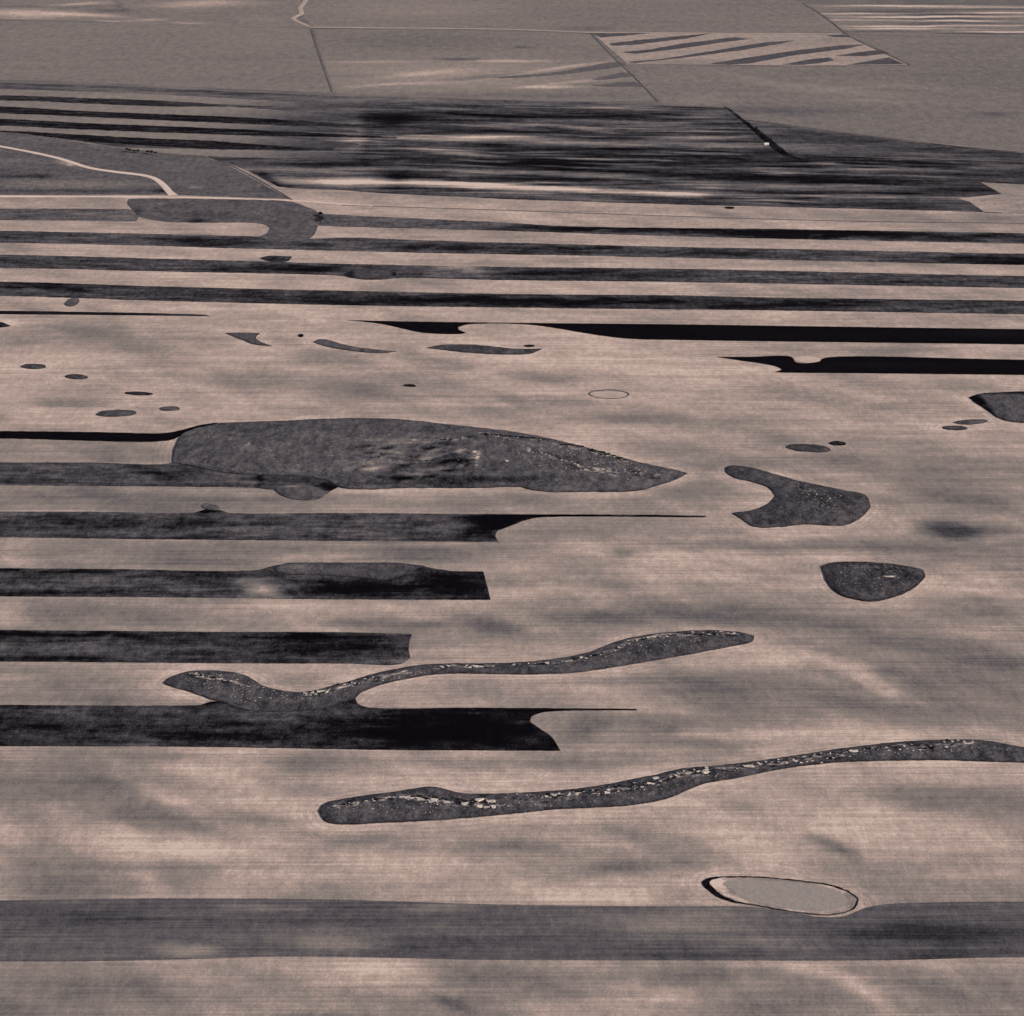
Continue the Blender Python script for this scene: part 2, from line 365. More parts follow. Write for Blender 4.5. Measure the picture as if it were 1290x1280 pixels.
sheet('grass_knoll', [(1221,501),(1235,497),(1262,495),(1320,494),(1420,496),(1420,534),(1330,533),(1275,532),(1260,528),(1245,518),(1230,508)],
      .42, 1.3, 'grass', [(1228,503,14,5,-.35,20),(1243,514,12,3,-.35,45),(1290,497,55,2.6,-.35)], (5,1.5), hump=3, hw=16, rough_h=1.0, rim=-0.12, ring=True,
      label='grass patch with a black left bank, cut off by the right edge of the view', cat='grass patch', group=g_is)
small = [
 (42,462,15.5,3.2,0,.34,'small oval grass spot, nearest the left edge above three others'),
 (96,475,14.5,3.0,2,.34,'small oval grass spot with a pale streak to its right, second from the left edge'),
 (175,496,17,2.0,2,.22,'thin dark grass sliver between two small oval spots'),
 (214,515,13,2.8,0,.40,'smallest pale grey oval spot, just above the black strip on the left'),
 (147,521,25,4.4,-2,.38,'flat oval grass spot just above the black strip, widest of the left cluster'),
 (91,381,10,4.8,-16,.42,'tilted grey oval spot in the pale band at upper left'),
 (667,436,6.5,1.2,0,.22,'tiny dark sliver above the right end of the lens-shaped patch'),
 (516,486,8,1.4,3,.16,'tiny lone dark dash in mid-field pale soil'),
 (379,423,3.4,1.8,0,.05,'tiny black dot between two grey slivers'),
 (1019,565,28,4.8,3,.34,'oval grass patch above the boot-shaped patch'),
 (1055,559,10.5,2.6,2,.18,'small dark spot touching the upper right of an oval patch'),
 (1223,532,21,3.0,-3,.38,'grey sliver just below the patch on the right edge'),
 (1203,539.5,15.5,2.6,2,.36,'lower and smaller of two grey slivers near the right edge'),
 (919,262,6.5,1.3,0,.06,'tiny black dash under the dark streaked field'),
]
for i, (cx, cy, rx, ry, an, tn, lb) in enumerate(small):
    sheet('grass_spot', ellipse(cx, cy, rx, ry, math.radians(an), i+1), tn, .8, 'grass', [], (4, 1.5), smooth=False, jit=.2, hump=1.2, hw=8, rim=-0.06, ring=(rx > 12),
          label=lb, cat='grass patch', group=g_is)
for pts, tn, lb in [
 ([(284,420),(300,419.5),(328,420),(323,424),(322,427),(330,432),(342,436),(322,434.5),(305,428.5)], .40, 'hook-shaped grey grass patch in pale soil left of centre'),
 ([(394,431),(402,428),(415,429),(435,435),(470,440.5),(500,443),(478,445.5),(445,442.5),(412,437)], .42, 'long curved grey sliver right of a tiny black dot'),
 ([(538,438.5),(556,435),(600,435),(645,439.5),(683,440),(668,445.5),(640,447),(585,444)], .35, 'lens-shaped grass patch under the black wedge'),
 ([(-40,400),(0,406),(13,411),(0,412.5),(-40,412)], .2, 'dark grass tip poking in at the upper left edge')]:
    sheet('grass_sliver', pts, tn, .8, 'grass', [], (4,1.5), hump=1.5, hw=10, rim=-.1, ring=True, jit=.2, label=lb, cat='grass patch', group=g_is)

EDGES.append(ground_arr(np.array(ellipse(984,1128,101,23,.16,1,0))))
# --- the soil sheet itself
rows = list(np.arange(1290, 395, -5.0))+list(np.arange(395, -40, -4.0))+[-60,-90,-130,-170,-210,-250,-285,-315,-340,-360,-375,-385]
rows = [1750,1600,1480,1400,1350,1310]+rows
cols = [-9000,-5000,-2600,-1300,-700,-450,-350,-300]+list(np.arange(-260, 1560, 6.0))+[1600,1650,1750,2000,2600,3900,6300,10300]
GB = [b[:4]+(b[4]*((.85 if b[2] > 75 else 1.15) if b[4] < 0 else 1.25),)+b[5:] for b in GB]
SMALL = [b for b in GB if b[2] < 60]; GB = [b for b in GB if b[2] >= 60]
GB += [(200,570,280,14,-.13),(200,630,300,14,-.14),(250,698,330,16,-.11),(230,775,300,18,-.08),(80,862,160,24,-.08),(1080,270,260,10,-.05),
 (170,985,40,8,.08,35),(205,1000,60,12,.10,25),(170,1060,50,9,.10,40),(880,715,130,22,.05),(1000,900,300,60,-.03),(1130,870,110,10,.08,20),(660,850,150,12,.04),
 (1100,1040,200,30,.06),(560,1110,120,20,.06),(1000,1125,120,16,-.05),(1150,1105,150,18,.05),(700,1010,40,8,.06,20),(930,1050,60,10,.06,20),(820,1110,90,8,.08),
 (60,420,60,7,-.05),(560,425,120,5,.05),(700,455,90,12,.06,8),(880,485,160,12,.04),(480,515,60,5,.05),(950,600,60,8,.04),(1150,735,90,12,.06,-20),
 (640,800,70,6,.08,-12),(560,760,90,8,.05),(700,740,50,7,.08),(930,905,70,7,.04),(1180,925,120,6,.05),(420,980,120,5,.05,10),(300,1040,110,9,.07,12)]
PX = np.array([(c, r) for r in rows for c in cols], float)
XY = ground_arr(PX)
Pw = warp(PX, 20, 5)
T = ground_base(PX)+blobs_at(Pw, GB)+blobs_at(warp(PX, 7, 1.8), SMALL)
def fb(x, y, z): return sum(noise1(x/s_, y/(s_*.55), z+k)*a_ for k, (s_, a_) in enumerate(((380, .06), (150, .07), (60, .045), (26, .025))))
def dg_(x, y):      # oblique bands of paler and darker soil tone
    a, b = x*.74-y*.67, x*.67+y*.74
    b += 18*noise1(a/90, b/60, 5); n_ = noise1(a/190, b/52, 12)+.6*noise1(a/80, b/24, 15)
    return .115*n_
T += np.array([fb(x, y, 0)+dg_(x, y)*(1.0 if y < 4200 else .3) for x, y in XY])

ED = np.full(len(PX), 200.0)
for out in EDGES:
    c = out.mean(0); R = np.hypot(*(out-c).T).max()+120
    idx = np.where(np.hypot(*(XY-c).T) < R)[0]
    if len(idx):
        ED[idx] = np.minimum(ED[idx], seg_dist(XY[idx], out))
nz_ = np.array([noise1(x/80, y/50, 8) for x, y in XY])
T += np.clip(.10+.14*nz_, 0, .2)*np.exp(-(ED/16.0)**2)
T = np.where(T < .60, .60-(.60-T)*.75, T); T = np.where(T > .88, .88+(T-.88)*.55, T); T = np.clip(T-.015, .3, .99)
nc = len(cols); faces = []
for j in range(len(rows)-1):
    for i in range(nc-1):
        a = j*nc+i; faces.append((a, a+1, a+1+nc, a+nc))
g = link_mesh('ground', np.column_stack([XY, np.zeros(len(XY))]), faces, M['ground'], T, ED)
props(g, kind='structure')

# ================================================================== FAR FIELDS
FG = 'far fields beyond the dark streaked land'
sheet('field', [(-260,22),(0,26),(150,29),(265,32),(391,36),(405,78),(418,117),(300,112),(150,105),(0,100),(-260,92)], .625, 0.08, 'far',
      [(60,60,60,3,+.03),(330,50,120,12,+.02),(200,100,200,5,-.02)], (14,5), jit=.2, label='wide plain grey field at the upper left, above the dark strips', smooth=False, cat='field', group=FG)
sheet('field', [(396,37),(560,38),(700,41),(743,43),(775,75),(800,100),(826,126),(760,128),(600,124),(430,119),(419,116),(406,78)], .625, 0.10, 'far',
      [(520,52,120,10,-0.05),(560,95,160,20,+0.13),(640,77,50,1.6,+0.25),(580,75,30,1.5,-0.25),(660,60,14,1.2,-0.18),(500,107,60,2.2,+0.22,-3),(690,110,40,2,+0.29),(540,92,60,3,+0.14,-4),(500,108,40,1.5,-0.18,-3),(620,96,60,2,-0.18,-5),
       (700,87,70,2,+0.22,-8),(470,78,60,1.5,+0.14),(450,95,40,2,-0.09),(720,104,60,2,+0.14,-5),(650,120,160,3,-0.07)], (7,1.3), jit=.2,
      label='grey field with pale drifts along its lower half, left of the diagonal boundary', smooth=False, cat='field', group=FG)
sheet('field', [(396,34.5),(380,20),(384,-30),(900,-34),(1012,4),(1062,41),(860,40),(745,40.5),(600,36.5)], .625, 0.12, 'far',
      [(520,12,110,10,+.07),(960,8,80,9,-.02),(860,30,120,6,+.0),(740,36,30,1,-.12)], (14,4), jit=.2, label='brownish grey field touching the top edge, right of the winding road', smooth=False, cat='field', group=FG)
sheet('field', [(-260,-36),(382,-34),(378,12),(368,23),(388,33),(262,30.5),(150,27.5),(0,24),(-260,20)], .625, 0.15, 'far',
      [(30,17,70,5,+.30,1),(110,19,50,2.2,+.22,4),(90,6,50,2,+.18,-4),(110,4.5,30,1.2,+.12),(60,8,60,1.2,-.16),(140,14,25,1.5,-.18),(240,6,60,5,+.18,-3),(290,4,60,3,+.1),(200,11,30,2,-.08),
       (135,27.5,30,1,+.25),(190,25,24,1.3,+.22,-3),(235,29.5,26,1.1,+.22),(330,24,30,4,+.06),(150,8,12,3,-.12,40),(15,24,40,2,+.12)], (8,2), jit=.2,
      label='streaked pale field in the top left corner', smooth=False, cat='field', group=FG)
sheet('field', [(1018,5),(1150,6),(1290,7),(1560,8),(1560,50),(1290,46),(1150,45),(1068,42.5)], .625, 0.17, 'far',
      [(x_, y_, rx_*1.5, .85, a_*1.5) for x_, y_, rx_, a_ in [(1140,7.5,60,.3),(1250,9.5,60,.2),(1070,17,40,.25),(1130,14.5,50,-.16),(1150,21.5,40,.33),(1260,16.5,40,.28),(1200,18.5,40,-.22),(1080,21,40,.1),(1090,25,60,.2),(1210,26.5,35,.3),(1180,24,50,-.2),(1130,33,45,.3),(1150,36,30,.24),(1170,31.5,30,-.2),(1270,40,40,.3),(1240,42.5,40,-.18),(1110,40,50,-.1),(1230,37,40,.1),(1210,12,80,-.12),(1240,21,60,.2),(1230,32,60,.22),(1200,29,50,-.15),(1100,36,30,.2)]],
      (7,.5), jit=.2, label='finely striped field in the top right corner', smooth=False, cat='field', group=FG)
sheet('field', [(747,42),(860,42.5),(1065,43.5),(1092,57),(1143,81.5),(1000,82.5),(790,80)], .80, 0.20, 'far',
      [(1000,55,80,5,-.05),(1070,77,40,3,-.04),(860,78,60,3,-.1),(1060,50,40,4,-.08)], (9,3), jit=.15, label='pale field crossed by slanting dark stripes near the top', smooth=False, cat='field', group=FG)
sheet('field', [(1066,43.5),(1150,46),(1290,47.5),(1560,52),(1560,205),(1400,200),(1290,191),(1140,176),(1000,158),(942,151),(916,135),(832,130),(800,98),(780,81),(900,83.5),(1000,84),(1147,83),(1100,58)], .60, 0.23, 'far',
      [(1080,117,80,3,+.08,4),(1040,110,60,2,+.10,4),(1180,112,120,3,+.06,4),(1100,127,60,2,+.08,3),(960,103,60,4,+.06,12),(880,125,40,6,+.07),(1000,140,90,5,-.10),(1255,144,30,2.5,-.16),(1115,142,10,1.2,-.14),(1230,95,100,20,-.03),(860,100,60,10,+.02),(1270,142,12,2,+.08),(950,139,40,3,-.06)],
      (12,3.5), jit=.2, label='wide grey field at the upper right, above the dark wedge', smooth=False, cat='field', group=FG)
sf = 'slanting dark stripes in the far pale field'
for pts, lb in [([(746,42),(824,41.5),(800,44),(757,47.5)],'topmost stub of the slanting dark stripes, at their left end'),
  ([(767,55),(800,51),(860,45),(898,42),(866,48.5),(800,56.5),(772,58)],'second slanting dark stripe, starting at the left boundary'),
  ([(783,66),(820,62),(860,55),(925,47),(944,49),(900,55),(860,61),(800,68)],'third slanting dark stripe with a squared right end'),
  ([(790,78),(830,75),(900,64),(960,54),(1002,51),(985,55),(930,64),(860,73),(800,79.5)],'longest slanting dark stripe in the pale field'),
  ([(893,80.5),(940,73),(1000,64),(1060,57),(1090,56),(1070,61),(1000,70),(945,80),(920,81.5)],'long slanting dark stripe reaching the right boundary'),
  ([(985,81.5),(1020,75),(1044,72.5),(1052,76),(1030,80),(1010,82)],'short lower slanting dark stripe in the middle'),
  ([(1052,70.5),(1080,66),(1110,63),(1120,67),(1090,71)],'short dark stripe against the right boundary'),
  ([(1068,81.8),(1095,77),(1120,72.5),(1140,81)],'dark triangular stripe end in the lower right corner of the pale field'),
  ([(1040,44.5),(1064,44),(1074,47),(1050,46.5)],'small dark stripe end in the upper right corner of the pale field')]:
    sheet('crop_stripe', pts, .40, .45, 'far', [], (8,2.5), jit=.25, smooth=False, label=lb, cat='crop strip', group=sf)
for pts, lb in [([(618,98),(700,91),(782,78.5),(790,83),(720,93),(640,98.5)],'upper faint dark stripe left of the diagonal boundary'),
  ([(745,100),(788,91.5),(803,95.5),(755,101)],'middle faint dark stripe left of the diagonal boundary'),
  ([(745,108),(799,103.5),(813,109.5),(760,109)],'lower faint dark stripe left of the diagonal boundary')]:
    sheet('crop_stripe', pts, .48, .45, 'far', [], (8,2.5), jit=.3, label=lb, cat='crop strip', group='faint stripes left of the diagonal boundary')

# ================================================================== PASTURE
sheet('pasture', [(-260,158),(0,166),(60,172),(110,181),(155,187),(205,193),(262,198),(300,215),(340,237),(366,251),(220,246),(0,245.5),(-260,245)], .46, .12, 'grass',
      [(60,175,60,4,+.04),(82,205,15,3,+.3,12),(87,207.5,3,1,+.3),(25,222,32,2,-.22),(55,223,10,2.4,-.22),(75,232,100,5,+.13),(100,241,100,1.6,-.16),(205,240,12,2.5,-.25),(170,232,30,3,+.05),(245,236,7,1.2,+.25),(20,203,30,3,+.08),
       (120,184,14,1,+.2),(250,210,60,9,+.02),(345,236,14,6,-.12),(0,216,30,4,-.06)], (8,2.2), jit=.2,
      label='rough grey pasture around the curving road at left', cat='pasture')
sheet('pasture', [(162,250.5),(260,251),(370,255),(384,260),(401,268),(405,276),(400,286),(393,299),(372,304),(345,303.5),(325,298.5),(337,293),(340,287),(331,282.5),(264,280.5),(235,280.5),(205,279),(174,272),(166,263),(160,256)], 0.43, .5, 'grass',
      [(205,258,8,1.2,+.1),(173,268,4,6,-.2),(404,275,5,5,-.28),(250,279,16,2,-.3),(330,264,60,8,+.02),(260,272,60,5,-.03)], (7,2.2), jit=.25, hump=1.0, hw=10, ring=True,
      label='grey pasture bulging downwards below the straight road', cat='pasture')

# ================================================================== DARK STREAKED LAND
rb = random.Random(3)
XS = [(rb.uniform(430, 1230), rb.uniform(134, 262), rb.uniform(14, 70), rb.uniform(.5, 1.3), rb.choice((-.16, -.12, -.1, .12, .2, .3)), rb.uniform(-1, 3)) for _ in range(380)]
sheet('dark_field', [(-260,98),(0,104.5),(150,109),(300,116),(430,121.5),(600,125.5),(760,129.5),(860,134),(915,136),(935,152),(965,176),(994,194),(1100,198.5),(1290,204),(1560,212),(1560,236),(1290,232.5),(1235,229.5),(1262,244.5),(1205,250),(1222,254.5),(1240,267),(1100,263.5),(860,258),(640,251),(480,243.5),(430,239.5),(365,237),(350,235),(310,214),(263,197),(205,192),(155,186),(110,179.5),(60,171.5),(0,165),(-260,155)],
      .30, .3, 'burnt', [(120,140,240,50,+.10),(330,175,100,30,+.06),(600,150,180,6,-.08),(900,205,260,8,-.10),(1150,215,140,10,-.05),(560,163,120,3,-.12),(700,205,150,5,-.10),(1060,226,200,6,-.06),(760,190,120,5,-.06),
       # left: pale strips running into the dark
       
       (90,112,300,3,+.12,2.5),(160,122,200,2,+.1,2),
       (330,197,50,1,+.1),(370,215,70,4,+.22,2),(400,229,70,4.5,+.40,3),(340,228,18,5,-.30,30),(420,208,90,3,-.14),
       # top grey fringe
       (620,128,260,4,+.17,1.2),(880,141,60,4,+.10),(470,128,80,4,+.12),(470,138,60,2,+.2,1),(560,138,50,1.5,+.2,1),(700,136,90,1.4,+.12,1),(860,148,50,2,+.25,1),(780,154,90,2,+.25,2),(900,153,30,2,+.2),(460,142,100,1,+.15,1),
       (640,146,120,2.4,-.14,1),(800,146,50,2.5,-.14),(500,150,40,4,-.16),
       (482,158,30,26,-.07),(446,165,14,26,+.10),(498,222,26,10,-.10),(620,190,30,20,-.10),(700,212,50,8,-.10),(440,165,34,22,+.10),(462,175,6,30,-.1),(500,165,40,3.2,+.22),(545,175,90,3,+.45,1),(600,172,40,3,+.2),(650,174,50,3,+.40,1),(730,162,30,2.4,+.35,3),(720,180,60,3,+.22),(480,187,60,2,+.15),
       (590,195,40,2.2,+.5,3),(560,190,50,2.2,+.22,2),(830,180,60,4,+.24),(790,184,60,3,+.16),(880,174,60,3,+.18),(900,182,50,2,+.14),(700,190,60,3,-.1),
       (520,201,60,2.4,-.12),(640,207,90,3.4,-.10),(560,215,80,2.2,+.32,1),(680,218,90,2.2,+.34,1),(760,222,70,2.2,+.3,1),(470,212,50,2,+.28),(450,222,40,4,+.25),
       (500,218,40,6,-.14),(500,230,14,8,-.2),
       # the pale band over the lowest dark strip
       (520,230.5,70,3.4,+.52,1.5),(600,233,40,2.5,+.2,1),(640,236,90,4.0,+.60,1.6),(690,233,30,1,-.3,2),(570,228,25,1,-.25,2),(760,240.5,90,3.8,+.60,1.8),(800,238,30,1,-.25,3),(450,229,50,4.5,+.55,1.5),(850,245,40,3,+.45,3),
       (640,225,60,3,-.12,1),
       (470,240,60,2.5,+.12,2),(690,248,60,3,+.14,4),(900,254,140,2.5,+.06),
       # right part
       (760,200,260,8,-.09,1),(920,184,50,4,+.1),(900,206,140,3,+.15,1),(1040,206,22,2,+.42,2),(1060,215,110,2,+.16,1),(960,213,60,2,+.14),(1100,204,120,3,-.12),(900,222,200,5,-.16,1),(1180,224,80,3,+.14,1),(1260,210,50,3,+.2),(1210,216,60,2,+.1),
       (960,234,120,4,+.20,1),(1080,238,120,3,+.17,1),(900,243,60,3,+.22,3),(1000,242,160,2.4,-.08,1),(1120,248,110,3,+.20,1),(1030,249,160,2,+.12,1),(1180,240,50,4,-.14),(1100,229,100,3,-.1),(880,232,40,4,+.1)]+XS,
      (5,.85), jit=.3, label='broad black streaked field crossing the whole view above the striped land', smooth=False, cat='field')
DS = 'narrow dark strips at the far left'
for top, bot, tn, lb in [
  ([(0,120.5),(100,123.5),(200,127),(300,133.5)], [(0,126.5),(100,130),(200,134),(300,134.8)], .22, 'uppermost narrow black strip at the far left'),
  ([(0,134.5),(100,140),(200,144),(300,148),(400,154),(470,158)], [(0,143),(100,147),(200,151.5),(300,156),(400,159),(470,160)], .14, 'second narrow black strip at the far left'),
  ([(0,150),(100,155),(200,159),(300,163),(430,169.5),(500,173)], [(0,158.5),(100,163),(200,167),(300,170.5),(430,173),(500,174.5)], .13, 'third narrow black strip at the far left'),
  ([(0,165),(60,167.5),(100,170),(200,175),(260,177.5),(345,183.5),(420,187)], [(0,166.2),(60,172.5),(100,177.5),(160,182),(260,187.5),(345,188.5),(420,189)], .12, 'lowest narrow black strip at the far left, tapering to its left end')]:
    sheet('crop_strip', band(top, bot), tn, .55, 'strip', [(top[-1][0]-10, top[-1][1], 60, 6, +.14)], (9,2), jit=.45, label=lb, cat='crop strip', group=DS)
for top, bot, lb in [
  ([(0,112.5),(100,115.5),(200,119.5),(300,124.5),(420,131)], [(0,120),(100,123.3),(200,127),(300,132.5),(430,137)], 'uppermost pale grey strip at the far left, thin between two dark ones'),
  ([(0,126.8),(100,130.4),(200,134.4),(300,135.5),(400,143)], [(0,134.2),(100,139.7),(200,143.7),(300,147.7),(420,153)], 'second pale grey strip at the far left'),
  ([(0,143.3),(100,147.3),(200,151.8),(300,156.3),(400,160.5)], [(0,149.8),(100,154.8),(200,158.8),(300,162.8),(430,168)], 'third pale grey strip at the far left'),
  ([(0,158.8),(100,163.3),(200,167.3),(300,170.8),(400,174)], [(0,164.8),(60,167.2),(100,169.8),(200,174.8),(260,177.2),(345,182.5),(420,186)], 'fourth pale grey strip at the far left'),
  ([(150,186),(260,188.5),(345,190),(430,192)], [(155,187),(205,192.5),(262,197),(345,199.5),(440,201)], 'lowest pale grey strip, resting on the pasture at its left end')]:
    top = top[:-1]+[(top[-1][0]+50, (top[-1][1]+bot[-1][1])/2+1.5)]; bot = bot[:-1]+[(bot[-1][0]-20, bot[-1][1]-.8), (top[-1][0]+3, top[-1][1]+1.2)]
    sheet('crop_strip', band(top, bot), .67, .50, 'far', [(top[-1][0]+10, top[-1][1]+1, 150, 12, -.34), (60, top[0][1]+4, 90, 6, -.03)], (7,1.6), jit=.5, label=lb, cat='crop strip', group='pale strips between the dark ones at the far left')
sheet('dark_field', [(942,152),(1000,160),(1140,178),(1290,193),(1560,210),(1560,213),(1290,203.5),(1100,198),(996,194),(966,174)], .36, .2, 'burnt',
      [(1050,172,120,3,-.08,7),(1000,187,50,6,+.14),(1090,190,80,4,+.06,4),(1220,192,90,3,-.08,5),(960,160,20,8,+.1)], (7,2), jit=.2,
      label='grey wedge-shaped field narrowing to the right, above the streaked field', smooth=False, cat='field')

# ================================================================== STRIPS ACROSS THE VIEW
SG = 'dark crop strips alternating with pale soil'
def strip(top, bot, tn, lb, bl=(), mat='strip', grid=(9,2.6), z=.35, jit=.3, corner=50):
    bl = [b[:4]+(b[4]*(1.6 if b[4] < 0 else 1.2),)+b[5:] for b in bl]
    return sheet('crop_strip', band(top, bot), tn, z, mat, bl, grid, jit=jit, corner=corner, label=lb, cat='crop strip', group=SG)
strip([(0,263),(160,263.5),(171,264)], [(0,277.5),(172,279),(176,272)], .47, 'grey strip ending at the pasture, highest of those on the left', [(60,270,60,3,-.05)], z=.3)
strip([(399,269),(430,271),(540,276),(640,281),(710,285),(860,287.5),(960,288.5),(1290,294)], [(402,284),(430,285.5),(640,291),(860,298),(1290,307)], .42, 'strip right of the pasture bulge, grey at left and black at right',
      [(520,280,90,4,-.02),(740,288,110,4,-.16),(900,291,120,5,-.22),(1050,295,120,5,-.26),(1200,299,160,4,-.16),(1026,296,14,1,+.35),(1250,303,90,3,-.04),(640,283,60,2,+.0),(700,289,60,2,-.1)])
strip([(0,291),(150,294),(320,298),(392,301),(430,299.5),(540,303),(700,307.5),(860,311.5),(1000,314),(1290,320)], [(0,306),(200,310),(300,313),(430,316),(550,319),(700,321.5),(860,325),(1290,334)], .38,
      'dark strip passing just under the pasture bulge', [(260,306,60,5,-.16),(60,298,60,3,-.07),(440,306,90,4,-.02),(560,312,80,4,-.14),(700,316,100,5,-.12),(900,320,60,5,-.12),(1020,322,60,4,-.06),(1250,328,90,5,-.22),(790,316,16,1.5,+.02),(1100,325,60,3,+.02),(100,302,90,2,+.04)])
strip([(0,321),(200,326),(330,329.5),(430,332.5),(640,336.5),(860,339),(1290,348)], [(0,337.5),(200,342),(430,348),(440,350),(460,352.5),(488,352),(500,350.5),(640,353),(860,355.5),(1290,363)], .34,
      'dark strip holding a grey oval patch at centre left', [(60,330,90,4,-.03),(350,338,70,5,-.16),(500,341,20,6,+.0),(575,338,28,3,+.30,3),(600,344,40,3,+.14,5),(560,346,20,3,+.12),(680,345,80,5,-.16),(790,348,80,4,-.10),(960,350,120,4,+.02),(1150,356,120,3,-.05),(410,337,20,3,-.12),(240,333,60,4,+.04)])
strip([(0,355),(200,361),(430,366.5),(640,370.5),(860,372.5),(1000,375.5),(1290,379)], [(0,373),(200,379),(430,384.5),(560,386.5),(720,388.5),(860,390),(1000,391.5),(1290,396)], .28,
      'long black strip below the one with the grey oval', [(60,362,50,4,-.12),(40,370,50,3,+.08),(330,373,120,4,-.04),(560,379,180,5,-.14),(760,381,160,5,-.12),(990,383,110,5,-.12),(900,380,60,3,+.08),(1200,390,60,3,+.05),(540,371,40,2,+.12),(150,372,80,3,+.06)])
strip([(0,391.8),(130,393.6),(262,397.6)], [(0,396),(130,397),(264,398.6)], .12, 'thread-thin black strip fading out at upper left', [(230,398,40,3,+.15)], mat='black', grid=(9,1.5), jit=.2)
sheet('crop_strip', [(436,403.5),(500,405),(600,406.3),(660,407),(860,409),(1000,411),(1290,415),(1560,419),(1560,438),(1290,434),(1000,430.5),(860,428.5),(795,427),(765,424),(735,419.5),(700,413.5),(670,409.5),(640,407.8),(610,407.8),(588,409),(577,412),(578,415.5),(587,419),(582,420.5),(540,420),(525,418),(500,412.5),(475,407.5)],
      .01, .4, 'black', [(1060,422,120,3,+.04),(1250,420,60,4,+.08)], (8,2.4), jit=.2, label='jet black strip with a curled hook at its left end', cat='crop strip', group=SG)
sheet('bare_spot', ellipse(1017,453.2,17,3.9,.03,51,.06), .93, .6, 'road', [], (4,1.4), smooth=False, label='pale bare spot notched into the top of a jet black strip', cat='bare soil')
sheet('crop_strip', [(903,449.8),(940,450),(998,450.3),(1001,455.5),(1008,457.5),(1020,457.5),(1030,455),(1040,451),(1290,453.5),(1560,456),(1560,476),(1290,472.5),(1100,470.5),(990,469.5),(976,469),(985,466),(978,462),(955,457.5),(930,454)],
      .01, .4, 'black', [(1100,460,100,4,+.06)], (8,2.4), jit=.2, label='jet black strip with a pale notch on top near its pointed left end', cat='crop strip', group=SG)
strip([(0,544),(120,545),(210,546),(236,540.5),(256,535.5),(274,533)], [(0,552.5),(215,554.5),(230,548),(252,540.5),(275,535)], .02, 'thin black strip hooking up onto the largest knoll', mat='black', grid=(8,2), z=1.0)
sheet('crop_strip', [(-260,582),(0,583),(110,583),(216,583.3),(222,578),(250,583),(300,591),(325,594),(410,598),(440,608),(418,618),(409,624),(404,617),(388,613),(358,614),(342,617),(325,615),(250,613.5),(0,611.5),(-260,610)], .33, .5, 'strip',
      [(80,598,160,20,+.04),(230,588,26,5,-.14),(200,598,60,4,-.10,15),(80,596,90,5,-.04),(290,607,50,4,+.08),(370,607,40,3,-.16),(326,606,3,9,-.25),(410,614,12,5,-.3),(260,594,30,2,+.1,15)], (7,2.4),
      label='dark grey strip running into the left underside of the largest knoll', cat='crop strip', group=SG)
strip([(0,645),(120,645),(246,645.5),(256,642.5),(264,641),(276,642.5),(288,646),(430,646.5),(600,648),(700,648.2),(820,648.8),(890,650)],
      [(0,677),(200,679.5),(430,681.5),(628,683),(624,676),(626,669),(640,664),(660,656),(676,652.3),(700,651.2),(820,651.2),(889,651)], .34, 'dark strip with a long hair-thin black tail pointing right',
      [(265,643,25,3,-.3),(100,660,130,8,-.05),(240,660,30,8,-.08),(120,655,70,4,-.06),(620,660,22,9,-.24),(600,672,20,5,-.14),(640,654,40,5,-.2),(760,650,150,3,-.3),(480,662,120,7,+.02),(150,678,200,2,-.12)], grid=(8,2.4), corner=50)
strip([(0,716),(150,717.3),(322,718.5),(345,713),(370,710.5),(440,710.5),(525,712),(545,716),(570,719.5),(609,720)], [(0,751.5),(200,752.5),(400,755),(618,756),(614,740)], .27,
      'dark strip with a grey grass hump on top and a slanted square right end', [(120,736,170,14,+.07),(20,720,200,2,-.12),(330,744,26,9,+.50),(318,730,24,8,+.25),(365,738,24,4,+.18,25),(450,742,100,8,-.16),(570,738,60,14,-.18),(250,728,40,6,-.08),(80,748,150,3,-.1),(520,745,60,4,+.06)], grid=(7,2.4))
strip([(0,794),(120,795),(300,796.5),(430,796.8),(519,799)], [(0,833.5),(300,835.8),(430,836),(505,836.5),(517,829),(515,815)], .27,
      'dark strip with a blunt right end above the snaking ridge', [(30,800,260,3,-.16),(90,816,150,12,+.07),(300,812,60,6,+.05),(400,815,60,12,-.12),(480,818,30,12,-.04),(495,832,24,3,+.25),(60,830,100,3,-.12),(400,803,90,3,-.12),(280,826,80,4,-.05)], grid=(7,2.4))
sheet('crop_strip', [(-260,887),(0,888.5),(200,889.3),(254,888),(262,885),(272,884),(283,886.5),(320,893),(400,893),(415,882),(432,877),(447,876),(449,884),(455,889.5),(600,892),(700,892.8),(802,893.6),(802,895),(730,895.2),(700,896),(680,898.5),(669,903.5),(668,909),(678,917),(695,929),(706,946),(600,945.5),(500,945),(400,943.5),(250,941),(0,940),(-260,938)],
      .21, .5, 'strip', [(60,898,90,4,+.16),(240,897,60,4,+.14),(370,899,90,5,+.22),(40,930,40,8,+.06),(160,905,60,4,+.06),(50,915,50,6,-.06),(250,920,90,8,-.06),(160,932,50,6,+.04),(600,920,140,24,-.24),(480,920,100,14,-.10),(700,894,110,3,-.2),(430,882,20,5,-.2),(268,886,12,3,-.2),(430,905,40,4,+.05)], (7,2.4),
      jit=.3, label='blackest near strip with a scooped right end and a thin pointed tail', cat='crop strip', group=SG)
